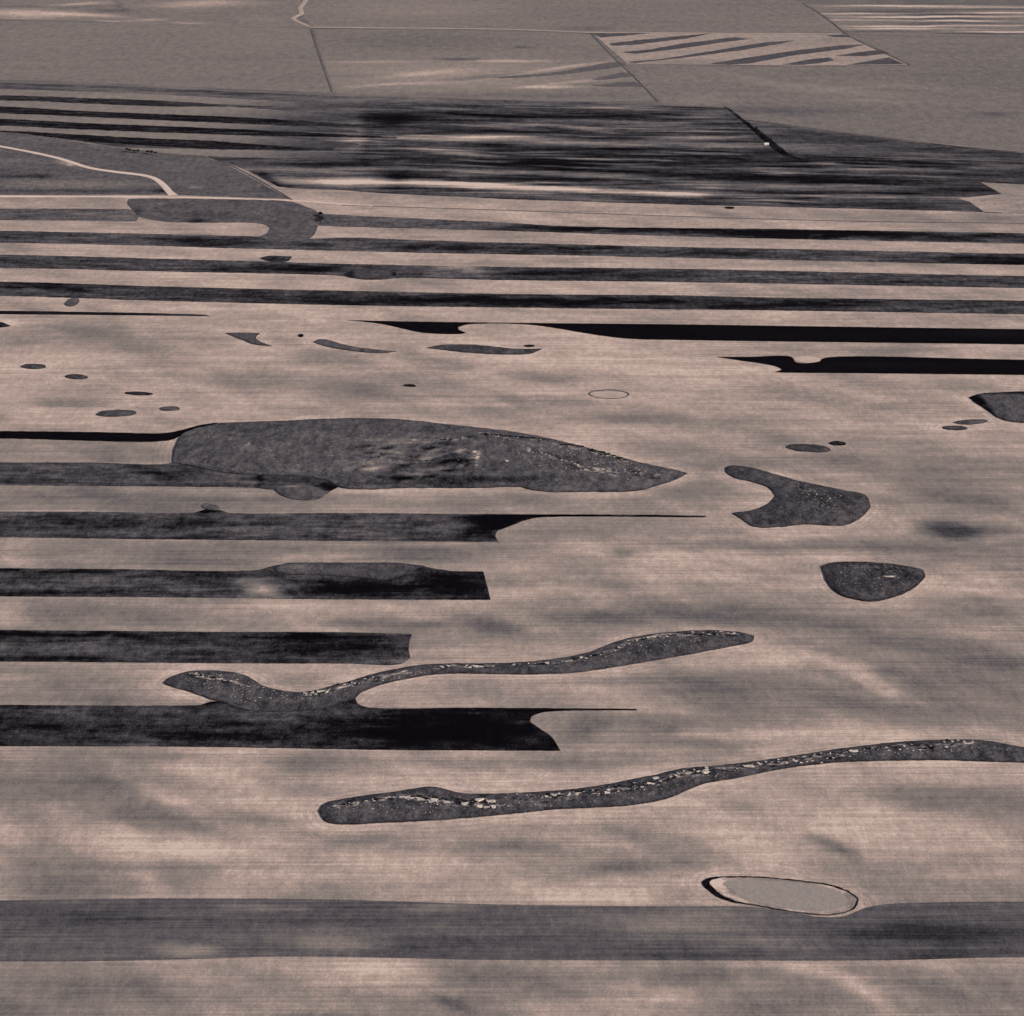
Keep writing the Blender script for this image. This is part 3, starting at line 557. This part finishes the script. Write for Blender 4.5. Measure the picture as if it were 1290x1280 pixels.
strip([(0,1134.5),(100,1133),(220,1132),(430,1133.5),(520,1136.5),(640,1140),(860,1142),(930,1142),(985,1147),(1030,1155),(1065,1154),(1085,1146),(1110,1140),(1180,1137),(1290,1136)],
      [(0,1211.5),(100,1211),(220,1209),(330,1205.5),(430,1205.5),(600,1209),(860,1210),(1100,1210),(1290,1206)], .47,
      'broad mid-grey strip across the bottom, just under the pond', [(60,1150,120,14,-.05),(330,1145,50,5,+.16),(380,1155,80,8,-.04),(245,1198,45,8,+.26),(60,1195,90,10,-.02),(430,1190,60,11,+.2),(540,1144,45,5,+.16),(560,1190,160,14,-.05),(870,1165,100,13,+.16),(960,1190,70,10,+.10),(900,1150,60,5,+.05),(860,1200,100,8,-.06),(1180,1180,130,20,-.13),(1170,1145,60,5,-.03),(1030,1175,60,10,+.03),(400,1170,30,6,+.05),(1190,1205,60,5,-.08),(620,1180,30,5,+.05),(150,1160,80,6,-.06)], mat='soft', grid=(8,4), z=.25, jit=.25)
# grass patches that ride on strips
sheet('grass_spot', [(345,617),(356,613),(375,611.5),(392,612.5),(405,617),(411,622),(404,628),(390,630.5),(370,629),(354,624)], .42, 1.0, 'grass', [(366,614,10,1.3,+.3)], (5,1.8), hump=1.5, hw=10, rim=-0.06, ring=True,
      label='grey oval grass patch hanging below the largest knoll at its left', cat='grass patch', group=g_is)
sheet('grass_spot', ellipse(266,639,11,3.6,.12,31), .44, .9, 'grass', [], (4,1.4), smooth=False, hump=1, hw=6, label='small grey oval bump on the upper edge of a strip, left under the largest knoll', cat='grass patch', group=g_is)
sheet('grass_spot', [(346,716),(356,711.5),(372,710),(440,710),(500,710),(533,713),(520,719),(500,728),(488,731),(455,728.5),(400,725),(365,724),(350,721)], .38, 1.0, 'grass', [(375,715,20,3,+.1),(480,715,30,2,+.05)], (6,1.8), hump=1.5, hw=10, rim=-.1,
      label='long grey grass hump lying on the top edge of a dark strip', cat='grass patch', group=g_is)
sheet('grass_spot', [(328,325.5),(336,323.3),(350,322.8),(368,323.4),(363,329),(340,329.5),(333,328)], .28, .9, 'grass', [(345,328,14,1.5,-.15)], (4,1.4), hump=1.5, hw=8, label='small dark block-like patch standing on the upper edge of a strip', cat='grass patch', group=g_is)
sheet('grass_spot', ellipse(467,345.5,33,6.2,0,33), .36, .9, 'grass', [(440,346,6,5,-.2),(498,346,5,4,-.2)], (5,1.6), smooth=False, hump=1.2, hw=10, rim=-0.10, label='grey oval grass patch set inside a dark strip', cat='grass patch', group=g_is)
sheet('grass_spot', ellipse(787,316.5,17,2.4,0,35), .30, .7, 'grass', [], (5,1.2), smooth=False, hump=.6, hw=6, label='faint oval patch inside the strip under the pasture bulge, right of centre', cat='grass patch', group=g_is)
# ring of weeds round a dry hollow
def ring_sheet(name, outer, inner, z0, z1, tone, mat, **kw):
    n = len(outer); V = []; T_ = []
    for r, (sx, h) in enumerate(((0, 0.0), (.35, z1), (.65, z1), (1, z0))):
        for a, b in zip(outer, inner):
            x = a[0]*(1-sx)+b[0]*sx; y = a[1]*(1-sx)+b[1]*sx
            gx_, gy_ = ground_xy(x, y); V.append((gx_, gy_, h+(.35*z1*noise1(gx_/5, gy_/5, 2) if 0 < r < 3 else 0))); T_.append(tone(x, y) if callable(tone) else tone)
    F = [(r*n+i, r*n+(i+1) % n, (r+1)*n+(i+1) % n, (r+1)*n+i) for r in range(3) for i in range(n)]
    o = link_mesh(name, V, F, M[mat], T_); return props(o, **kw)
o1 = ellipse(767,496.5,26,6.0,.02,41,.05,40); o2 = ellipse(767,496.7,23.4,4.7,.02,41,.05,40)
ring_sheet('weed_ring', o1, o2, 0.0, .5, .45, 'grass', label='faint oval ring of weeds in pale soil right of centre', cat='weed ring')

# ================================================================== POND
wat = [(911,1114),(925,1110.5),(960,1110.5),(1000,1113),(1040,1119),(1058,1125),(1067,1134),(1062,1143),(1043,1149),(1015,1149),(985,1144),(955,1138.5),(935,1132),(921,1122)]
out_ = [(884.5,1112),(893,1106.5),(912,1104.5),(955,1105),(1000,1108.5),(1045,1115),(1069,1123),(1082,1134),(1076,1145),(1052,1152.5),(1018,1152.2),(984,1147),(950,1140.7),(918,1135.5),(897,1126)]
sheet('dark_belt', out_, .10, .5, 'grass', [(1080,1136,8,6,+.05),(1000,1150,60,3,+.25),(960,1141,40,3,+.1),(1065,1150,20,3,+.2)], (4,2), hump=.25, hw=3, jit=.4, corner=200,  # near-black belt round the pond, toned lighter along its lower side
      label='black belt ringing the pond, thickest at its left end', cat='weeds', kind='stuff')
bank = [(894,1111.5),(904,1107.8),(925,1106.8),(960,1107.4),(1000,1110.8),(1042,1117),(1066,1124.5),(1079,1134.5),(1074,1144.5),(1050,1151.8),(1016,1151),(984,1146.2),(952,1140.2),(922,1134.3),(903,1124)]
sheet('pond_bank', bank, .78, .95, 'strip', [(905,1114,12,7,+.14),(925,1130,20,3,+.2,20),(1066,1140,8,8,+.12),(930,1122,10,6,-.16),(1000,1147,60,1.6,+.14)], (3,1.2), jit=.8, corner=200, kind='structure')
m = bpy.data.materials.new('muddy_water'); m.use_nodes = True; b = m.node_tree.nodes['Principled BSDF']
b.inputs['Base Color'].default_value = (.26, .215, .19, 1); b.inputs['Roughness'].default_value = .4; b.inputs['Specular IOR Level'].default_value = .08
nn = m.node_tree.nodes.new('ShaderNodeTexNoise'); nn.inputs['Scale'].default_value = .35; nn.inputs['Detail'].default_value = 9; nn.inputs['Roughness'].default_value = .75
gg = m.node_tree.nodes.new('ShaderNodeNewGeometry'); m.node_tree.links.new(gg.outputs['Position'], nn.inputs['Vector'])
rr = m.node_tree.nodes.new('ShaderNodeValToRGB'); rr.color_ramp.elements[0].position = .3; rr.color_ramp.elements[1].position = .7
rr.color_ramp.elements[0].color = (.20, .163, .142, 1); rr.color_ramp.elements[1].color = (.32, .26, .226, 1)
m.node_tree.links.new(nn.outputs[0], rr.inputs[0]); m.node_tree.links.new(rr.outputs[0], b.inputs['Base Color'])
bb = m.node_tree.nodes.new('ShaderNodeBump'); bb.inputs['Strength'].default_value = .1; m.node_tree.links.new(nn.outputs[0], bb.inputs['Height']); m.node_tree.links.new(bb.outputs[0], b.inputs['Normal'])
M['water'] = m
sheet('water', wat, .7, 1.1, 'water', [], (6,3), jit=.3, corner=200, kind='structure')

# ================================================================== ROADS AND TRACKS
def road(name, pts, wpx, tone, z=.55, kind='structure', **kw):
    """a road or track of width wpx (pixels at its own row, turned to metres)"""
    P = [Vector((*p, 0)) for p in pts]
    d = []
    for i in range(len(P)-1):
        p0 = P[max(i-1, 0)]; p1 = P[i]; p2 = P[i+1]; p3 = P[min(i+2, len(P)-1)]
        k = max(2, int((p2-p1).length/5))
        for j in range(k):
            t = j/k
            q = .5*((2*p1)+(p2-p0)*t+(2*p0-5*p1+4*p2-p3)*t*t+(3*p1-p0-3*p2+p3)*t**3)
            d.append(q)
    d.append(P[-1])
    ww = wpx if isinstance(wpx, (list, tuple)) else (wpx, wpx)
    G_ = [Vector((*ground_xy(q.x, q.y), 0)) for q in d]; n = len(G_); V = []; T_ = []
    for i, gpt in enumerate(G_):
        tg = (G_[min(i+1, n-1)]-G_[max(i-1, 0)]).normalized(); nr = Vector((-tg.y, tg.x, 0))
        wm = (ww[0]+(ww[1]-ww[0])*i/(n-1))*(1+.15*noise1(gpt.x/40, gpt.y/40, 3))/2
        for s, h in ((-1.15, -.3), (-1, z), (0, z+.12), (1, z), (1.15, -.3)):
            V.append(tuple(gpt+nr*wm*s)[:2]+(h,)); T_.append(tone-(.03 if s == 0 else 0)+.05*noise1(gpt.x/60, gpt.y/60, 1))
    F = [(i*5+k, (i+1)*5+k, (i+1)*5+k+1, i*5+k+1) for i in range(n-1) for k in range(4)]
    o = link_mesh(name, V, F, M['road'], T_); return props(o, kind=kind, **kw)
# widths in metres across
road('road', [(-60,173),(0,184.5),(40,192),(75,200),(110,211),(140,216),(180,221),(198,227),(210,238),(217,247)], (9, 13), 1.05, z=.7)
road('road', [(222,247),(213,240),(204,233)], (9, 6), 1.0, z=.9)
road('road', [(-260,245),(0,247.3),(217,248.3),(370,253),(430,257),(470,259.5)], (11, 6), 1.0, z=.6)
road('track', [(430,258.5),(540,262),(640,265),(760,269.5),(860,272.8),(1000,277),(1150,280),(1290,281.5),(1500,285)], (4.5, 6), .50, z=.25)
road('road', [(388,-20),(385,0),(378,10),(380,17),(369,23),(378,28.5),(390,33.5)], (12, 13), .86, z=.6)
road('road', [(390,34.2),(600,36.2),(700,39),(745,40.8),(860,41.6),(1060,42.4)], (14, 11), .80, z=.7)
road('track', [(140,28),(265,31.2),(390,34.2)], (10, 12), .68, z=.5)
road('track', [(391,37),(399,62),(406,82),(418,116)], 2.4, .44, z=.5)
road('track', [(394,37),(402,62),(409,82),(420,113)], 2.2, .62, z=.45)
road('track', [(744,42),(775,75),(800,98),(828,128)], 2.6, .42, z=.5)
road('track', [(1010,4),(1040,22),(1066,43),(1094,58),(1146,82)], 3.0, .40, z=.5)
road('track', [(262,197),(300,213),(345,238),(368,252)], 1.8, .35, z=.7)
road('track', [(942,151.5),(1000,159),(1140,177),(1290,192),(1500,206)], 4, .34, z=.45)
road('track', [(1236,254),(1290,247),(1400,240)], 7, .74, z=.3)
road('track', [(1240,267.5),(1262,268.5)], 6, .4, z=.3)
# brushy coulee line
sheet('coulee_brush', [(912,134),(916,135.5),(932,147),(950,160),(966,172),(983,186),(1000,196.5),(1012,201),(990,197.5),(976,189),(962,177.5),(946,163),(930,149)], .08, .8, 'burnt', [(920,140,12,6,+.2)], (4,1.6), hump=1.0, hw=8, jit=.7,
      label='black brushy gully running diagonally down to the streaked field', cat='brush', kind='stuff')

# ================================================================== BOULDERS, SHRUBS, TREES
rnd = random.Random(5)
def boulder_mesh(k):
    import bmesh
    bm = bmesh.new()
    for _ in range(16):
        p = Vector((rnd.uniform(-1, 1), rnd.uniform(-1, 1), rnd.uniform(-.4, 1)))
        m_ = max(abs(p.x), abs(p.y), .01); p.x /= m_**.7; p.y /= m_**.7
        bm.verts.new((p.x, p.y, p.z))
    r = bmesh.ops.convex_hull(bm, input=bm.verts)
    bmesh.ops.delete(bm, geom=[v for v in bm.verts if not v.link_faces], context='VERTS')
    me = bpy.data.meshes.new('boulder'); bm.to_mesh(me); bm.free(); me.materials.append(M['rock']); return me
BM = [boulder_mesh(k) for k in range(7)]
from mathutils.bvhtree import BVHTree
TREES_ = {}
def height_on(x, y):
    best = 0.0
    for o in RIDGES:
        if o.name not in TREES_: TREES_[o.name] = BVHTree.FromPolygons([tuple(v.co) for v in o.data.vertices], [tuple(p.vertices) for p in o.data.polygons])
        h = TREES_[o.name].ray_cast(Vector((x-o.location.x, y-o.location.y, 60)), Vector((0, 0, -1)))
        if h[0] is not None: best = max(best, h[0].z)
    return best
RIDGES = [o for o in S.objects if o.type == 'MESH' and o.name.split('.')[0] in ('grass_ridge', 'grass_knoll', 'pasture', 'dark_field', 'field', 'coulee_brush', 'dark_belt')]
def put(name, me, px, py, sx, sy, sz, label, cat, group, rz=None):
    x, y = ground_xy(px, py); z = height_on(x, y)
    o = bpy.data.objects.new(name, me); S.collection.objects.link(o)
    o.location = (x, y, z); o.scale = (sx, sy, sz); o.rotation_euler = (0, 0, rnd.uniform(-.35, .35)+(math.pi if rnd.random() < .5 else 0) if rz is None else rz)
    return props(o, label, cat, group)
def along(line, s):
    L = [math.hypot(b[0]-a[0], b[1]-a[1]) for a, b in zip(line, line[1:])]; t = s*sum(L)
    for (a, b), l in zip(zip(line, line[1:]), L):
        if t <= l: return a[0]+(b[0]-a[0])*t/l, a[1]+(b[1]-a[1])*t/l
        t -= l
    return line[-1]
NB = [0]
def rocks(line, n, spread, smin, smax, label, group, flat=.55):
    n = int(n*.88)
    for i in range(n):
        x, y = along(line, (i+rnd.random())/n); x += rnd.uniform(-3, 3); y += rnd.gauss(0, spread)
        s = 1.0*(smin+(smax-smin)*rnd.random()**1.8)
        put('boulder', rnd.choice(BM), x, y, s*rnd.uniform(1.0, 1.9), s*rnd.uniform(.8, 1.3), s*rnd.uniform(.45, .9)*flat/.55, label, 'boulder', group); NB[0] += 1
la, ga = 'pale boulder on the longest grassy ridge, in front of the pond', 'boulders on the longest ridge'
rocks([(418,1020),(450,1014),(500,1008)], 14, 1.6, .5, 1.1, la, ga)
rocks([(508,1008),(540,1013),(570,1016)], 16, 1.2, .9, 1.9, la, ga)
rocks([(640,1003),(700,1005)], 8, 2, .4, .8, la, ga)
rocks([(688,1008),(740,1001),(790,998),(812,994)], 24, 2.4, .6, 1.5, la, ga)
rocks([(810,993),(845,982),(860,978),(893,972)], 22, 1.6, .8, 1.9, la, ga)
rocks([(925,972),(960,966),(1010,960),(1070,955)], 24, 1.8, .6, 1.5, la, ga)
rocks([(960,963),(1040,953),(1110,945),(1150,941)], 20, 1.2, .5, 1.1, la, ga)
rocks([(1110,948),(1180,945),(1205,947)], 10, 1.6, .6, 1.2, la, ga)
rocks([(1190,937),(1232,938)], 8, .8, .6, 1.3, la, ga)
lb_, gb = 'pale boulder on the snaking grassy ridge', 'boulders on the snaking ridge'
rocks([(238,852),(270,857),(305,866)], 18, 2.0, .6, 1.4, lb_, gb)
rocks([(385,878),(415,872)], 12, 1.8, .8, 1.8, lb_, gb)
rocks([(430,868),(470,857)], 10, 1.4, .5, 1.2, lb_, gb)
rocks([(550,843),(612,841)], 13, .9, .8, 1.6, lb_, gb)
rocks([(640,840),(700,838),(750,829),(785,818)], 20, .9, .6, 1.4, lb_, gb)
rocks([(785,812),(830,804),(870,801),(925,801)], 22, 1.6, .6, 1.4, lb_, gb)
rocks([(290,890),(345,885)], 6, 3, .4, 1.0, lb_, gb)
lc, gc = 'pale boulder on the largest grassy knoll', 'boulders on the largest knoll'
rocks([(655,568),(690,578),(740,597),(780,602)], 24, 2.2, .7, 1.7, lc, gc)
rocks([(745,572),(790,583)], 8, 1.5, .7, 1.4, lc, gc)
rocks([(600,552),(640,554),(690,559)], 9, 1.4, .6, 1.2, lc, gc)
rocks([(725,590),(760,598),(830,601)], 10, 3, .5, 1.2, lc, gc)
rocks([(515,561),(600,557)], 7, 1.6, .5, 1.1, lc, gc)
rocks([(240,552),(280,548),(345,575)], 6, 5, .5, 1.0, lc, gc)
ld, gd = 'pale boulder on the boot-shaped grass patch', 'boulders on the boot-shaped patch'
rocks([(1010,618),(1050,640)], 9, 5, .4, 1.0, ld, gd)
le_, ge = 'pale boulder on the rounded triangular grass patch', 'boulders on the triangular patch'
rocks([(1060,722),(1100,716),(1140,728)], 9, 5, .4, 1.0, le_, ge)

# larger slabs and ledges, each one told apart
for i, (x, y, wx, wy, hz, lb) in enumerate([
  (514,1008,3.6,2.2,1.4,'low pale ledge at the left start of the rock band on the longest ridge'),
  (530,1011,3.6,2.4,1.6,'pale ledge, second in the rock band on the longest ridge'),
  (546,1013,4.6,2.4,1.8,'long pale ledge near the left end of the longest ridge'),
  (562,1015,4.0,2.4,1.5,'pale ledge right of the long ledge on the longest ridge'),
  (586,1016,4.2,2.6,1.8,'pale block between dark gaps on the longest ridge'),
  (604,1012,5.2,3.6,2.0,'upper left slab of the brightest rock pile on the longest ridge'),
  (618,1013,5.4,4.0,2.0,'upper right slab of the brightest rock pile on the longest ridge'),
  (604,1020,3.0,2.6,1.5,'lower left block of the brightest rock pile on the longest ridge'),
  (613,1020,3.0,2.6,1.5,'lower middle block of the brightest rock pile on the longest ridge'),
  (621,1020,3.0,3.0,1.6,'lower right block of the brightest rock pile on the longest ridge'),
  (697,1007,3.4,2.4,1.8,'pale slab at the middle of the longest ridge'),
  (826,983,3.6,2.4,1.8,'pale ledge left of the arched ledge on the longest ridge'),
  (889,977,4.6,3.0,2.2,'pale block on the ridge where it narrows right of centre'),
  (942,969,7.0,3.0,2.4,'arched pale ledge on the right half of the longest ridge'),
  (1075,950,5.0,2.2,1.6,'long pale ledge on the right part of the longest ridge'),
  (405,874,5.0,2.6,1.6,'pale ledge where the snaking ridge meets the black strip'),
  (600,842,7.0,2.2,1.4,'long pale ledge on the thin middle of the snaking ridge'),
  (638,587,3.4,4.4,1.2,'pale rock ring fragment low on the largest knoll'),
  (1120,731,9.0,2.0,1.0,'long pale ledge on the rounded triangular patch')]):
    put('rock_ledge', BM[i % 7], x, y, wx*.9, wy*.8, hz*.8, lb, 'rock ledge', 'large ledges on the grass patches', rz=rnd.uniform(-.15, .15))

# scattered small stones: uncountable
import bmesh
bm = bmesh.new()
def stones(poly, n, smin, smax):
    A = np.array(poly, float); c = 0
    x0, y0 = A.min(0); x1, y1 = A.max(0)
    while c < n:
        p = np.array([[rnd.uniform(x0, x1), rnd.uniform(y0, y1)]])
        if not inside(p, poly)[0]: continue
        c += 1
        x, y = ground_xy(*p[0]); z = height_on(x, y); s = rnd.uniform(smin, smax)
        r = bmesh.ops.create_icosphere(bm, subdivisions=1, radius=1)
        for v in r['verts']:
            q = v.co*(1+.25*noise.noise(v.co*2+Vector((c, 0, 0)))); v.co = Vector((x+q.x*s*1.4, y+q.y*s, z+q.z*s*.6))
stones([(410,1022),(500,1004),(600,1006),(700,1002),(800,988),(860,975),(980,961),(1100,945),(1230,938),(1280,948),(1100,955),(980,966),(880,985),(800,1010),(640,1021),(480,1030)], 330, .22, .55)
stones([(225,856),(280,850),(330,868),(380,880),(470,855),(560,842),(700,840),(820,806),(930,800),(860,820),(740,836),(560,846),(470,862),(380,888),(300,885)], 240, .22, .6)
stones([(600,552),(700,560),(830,595),(800,610),(700,600),(640,580)], 170, .3, .8)
stones([(230,550),(430,535),(560,560),(600,590),(430,600),(250,580)], 80, .3, .7)
stones([(1000,615),(1080,632),(1060,655),(1000,640)], 60, .3, .7)
stones([(1050,715),(1150,720),(1110,748),(1060,740)], 60, .3, .6)
me = bpy.data.meshes.new('stones'); bm.to_mesh(me); bm.free(); me.materials.append(M['rock'])
o = bpy.data.objects.new('stones', me); S.collection.objects.link(o)
props(o, 'small pale stones strewn over the grassy ridges and knolls', 'stones', None, 'stuff')

# shrubs (leaf clumps) and the row of trees by the pasture
def clump_mesh(k, name, mat, n=150):
    V = []; F = []
    for i in range(n):
        d = Vector((rnd.gauss(0,1), rnd.gauss(0,1), rnd.gauss(0,1))).normalized()*rnd.uniform(.45, 1)**.6
        d *= 1+.25*noise.noise(d*2+Vector((k*5, 0, 0))); c = Vector((d.x, d.y, max(-.2, d.z*.8)+.4))
        a = Vector((rnd.uniform(-1,1), rnd.uniform(-1,1), rnd.uniform(-1,1))).normalized()*.2; b = a.cross(Vector((rnd.uniform(-1,1), rnd.uniform(-1,1), rnd.uniform(-1,1)))).normalized()*.2
        j = len(V); V += [c-a-b, c+a-b, c+a+b, c-a+b]; F.append((j, j+1, j+2, j+3))
    me = bpy.data.meshes.new(name); me.from_pydata([tuple(v) for v in V], [], F); me.materials.append(mat); return me
SH = [clump_mesh(k, 'shrub', M['shrub']) for k in range(4)]
def shrubs(line, n, spread, smin, smax, label, group):
    for i in range(n):
        x, y = along(line, (i+rnd.random())/n); y += rnd.gauss(0, spread)
        s = rnd.uniform(smin, smax)
        put('shrub', rnd.choice(SH), x, y, s*rnd.uniform(1, 1.8), s, s*.8, label, 'shrub', group, rz=rnd.uniform(-.3, .3))
shrubs([(605,551),(640,553),(690,557)], 22, .8, .9, 1.9, 'dark shrub in the upper row on the largest knoll', 'upper shrub row on the largest knoll')
shrubs([(707,562),(735,566)], 9, .6, 1.0, 2.0, 'dark shrub in the middle clump near the upper edge of the largest knoll', 'middle shrub clump on the largest knoll')
shrubs([(742,568),(765,574),(790,583)], 16, .7, 1.0, 2.2, 'dark shrub in the right-hand row near the tip of the largest knoll', 'right shrub row on the largest knoll')
shrubs([(505,1007),(535,1008),(590,1012),(605,1009)], 16, .8, .7, 1.6, 'dark shrub behind the pale ledges at the left of the longest ridge', 'shrubs at the left of the longest ridge')
shrubs([(690,1004),(760,996),(820,987),(880,974)], 26, 1.6, .6, 1.5, 'dark shrub among the rocks in the middle of the longest ridge', 'shrubs in the middle of the longest ridge')
shrubs([(930,966),(1000,958),(1100,945),(1200,937)], 24, 1.4, .5, 1.3, 'dark shrub among the rocks on the right half of the longest ridge', 'shrubs on the right half of the longest ridge')
shrubs([(1000,612),(1045,645)], 18, 5, .5, 1.3, 'dark shrub on the boot-shaped grass patch', 'shrubs on the boot-shaped patch')
shrubs([(1090,716),(1130,722),(1150,728)], 12, 3, .6, 1.6, 'dark shrub on the rounded triangular grass patch', 'shrubs on the triangular patch')
shrubs([(270,855),(300,868)], 8, 2, .5, 1.1, 'dark shrub at the left head of the snaking ridge', 'shrubs on the left head of the snaking ridge')
shrubs([(380,878),(470,853)], 10, 1.6, .5, 1.2, 'dark shrub on the lower bend of the snaking ridge', 'shrubs on the lower bend of the snaking ridge')
shrubs([(790,813),(850,802),(930,802)], 18, 1.6, .5, 1.2, 'dark shrub on the right tip of the snaking ridge', 'shrubs on the right tip of the snaking ridge')

shrubs([(640,1008),(700,1012),(800,1000)], 20, 1.6, .4, 1.0, 'dark low shrub on the near slope of the longest ridge', 'shrubs on the near slope of the longest ridge')
shrubs([(450,575),(560,590),(600,600)], 24, 6, .5, 1.3, 'dark shrub in the pale blowout of the largest knoll', 'shrubs in the blowout of the largest knoll')
def tree_parts():
    bm = bmesh.new()
    r = bmesh.ops.create_cone(bm, segments=8, radius1=.35, radius2=.12, depth=3.4, cap_ends=True)
    bmesh.ops.translate(bm, verts=r['verts'], vec=(0, 0, 1.5))
    for a in range(4):
        r = bmesh.ops.create_cone(bm, segments=5, radius1=.12, radius2=.04, depth=2.2, cap_ends=True)
        bmesh.ops.rotate(bm, verts=r['verts'], cent=(0,0,0), matrix=Euler((.7, 0, a*1.57)).to_matrix())
        bmesh.ops.translate(bm, verts=r['verts'], vec=(.55*math.sin(a*1.57), -.55*math.cos(a*1.57), 3.2))
    t = bpy.data.meshes.new('trunk'); bm.to_mesh(t); bm.free(); t.materials.append(M['bark'])
    c = clump_mesh(9, 'crown', M['shrub'], 420); return t, c
TM, CM = tree_parts()
def tree(px, py, s, label, group):
    x, y = ground_xy(px, py); r = bpy.data.objects.new('tree', None); S.collection.objects.link(r)
    r.location = (x, y, height_on(x, y)); r.scale = (s, s, s); r.rotation_euler = (0, 0, rnd.uniform(0, 6)); props(r, label, 'tree', group)
    t = bpy.data.objects.new('trunk', TM); c = bpy.data.objects.new('crown', CM)
    for o in (t, c): S.collection.objects.link(o); o.parent = r
    c.location = (0, 0, 3.2); c.scale = (2.6, 2.6, 2.4)
for x, y, s in [(160,191,.9),(164,192,.9),(169,192.6,.8),(174,193,.9),(186,194,.9),(191,194.6,1.0),(196,195,.8)]:
    tree(x, y, s*1.35, 'small dark tree in the row along the top of the pasture at left', 'row of trees above the pasture')
tree(109,181,1.3,'lone dark tree on the upper edge of the pasture, left of the row','lone trees at the pasture')
tree(404,273,1.4,'upper of two trees at the right bulge of the pasture','lone trees at the pasture')
tree(405,279,1.5,'lower of two trees at the right bulge of the pasture','lone trees at the pasture')
for x, y in [(953,164),(971,179),(984,190)]:
    tree(x, y, .9, 'dark tree in the diagonal gully at the upper right', 'trees along the diagonal gully')
# small white farm shed by the gully
def shed(px, py):
    x, y = ground_xy(px, py); r = bpy.data.objects.new('farm_shed', None); S.collection.objects.link(r); r.location = (x, y, height_on(x, y)); r.rotation_euler = (0, 0, .5)
    props(r, 'small white farm shed beside the diagonal gully', 'shed')
    wm = simple('white_boards', (.6, .53, .48), .7, 2, .1); rm = simple('shed_roof_metal', (.45, .4, .36), .6, 2, .1); dm = simple('shed_door_paint', (.2, .18, .17), .7, 2, .1)
    L, D, H, R = 5, 3, 2.6, 4.0
    V = [(-L,-D,0),(L,-D,0),(L,D,0),(-L,D,0),(-L,-D,H),(L,-D,H),(L,D,H),(-L,D,H),(-L,0,R),(L,0,R)]
    F = [(0,1,5,4),(1,2,6,9,5),(2,3,7,6),(3,0,4,8,7)]
    V2 = [(-L-.6,-D-.6,H-.2),(L+.6,-D-.6,H-.2),(L+.6,0,R+.15),(-L-.6,0,R+.15),(-L-.6,D+.6,H-.2),(L+.6,D+.6,H-.2)]; F2 = [(0,1,2,3),(3,2,5,4)]
    V3 = [(-2,-D-.05,0),(2,-D-.05,0),(2,-D-.05,2.8),(-2,-D-.05,2.8),(-2,-D+.1,0),(2,-D+.1,0),(2,-D+.1,2.8),(-2,-D+.1,2.8)]; F3 = [(0,1,2,3),(3,2,6,7),(0,3,7,4),(1,5,6,2)]
    for nm, v, f, m_ in (('wall', V, F, wm), ('roof', V2, F2, rm), ('door', V3, F3, dm)):
        me = bpy.data.meshes.new(nm); me.from_pydata(v, [], f); me.materials.append(m_); o = bpy.data.objects.new(nm, me); S.collection.objects.link(o); o.parent = r
shed(965, 182.5)
print('boulders', NB[0])

# ================================================================== THE AIR
HZ = 1.2e-6
if HZ:
    V = [(x, y, z) for z in (-2.0, ALT+60) for x, y in ((-30000, -3000), (30000, -3000), (30000, 60000), (-30000, 60000))]
    F = [(3,2,1,0),(4,5,6,7),(0,1,5,4),(1,2,6,5),(2,3,7,6),(3,0,4,7)]
    me = bpy.data.meshes.new('haze'); me.from_pydata(V, [], F)
    hm = bpy.data.materials.new('haze_air'); hm.use_nodes = True; hm.node_tree.nodes.clear()
    ho = hm.node_tree.nodes.new('ShaderNodeOutputMaterial'); hv = hm.node_tree.nodes.new('ShaderNodeVolumePrincipled')
    hv.inputs['Color'].default_value = (.95, .92, .90, 1); hv.inputs['Density'].default_value = HZ; hv.inputs['Anisotropy'].default_value = .3
    hm.node_tree.links.new(hv.outputs[0], ho.inputs['Volume']); me.materials.append(hm)
    o = bpy.data.objects.new('haze', me); S.collection.objects.link(o); o['kind'] = 'stuff'
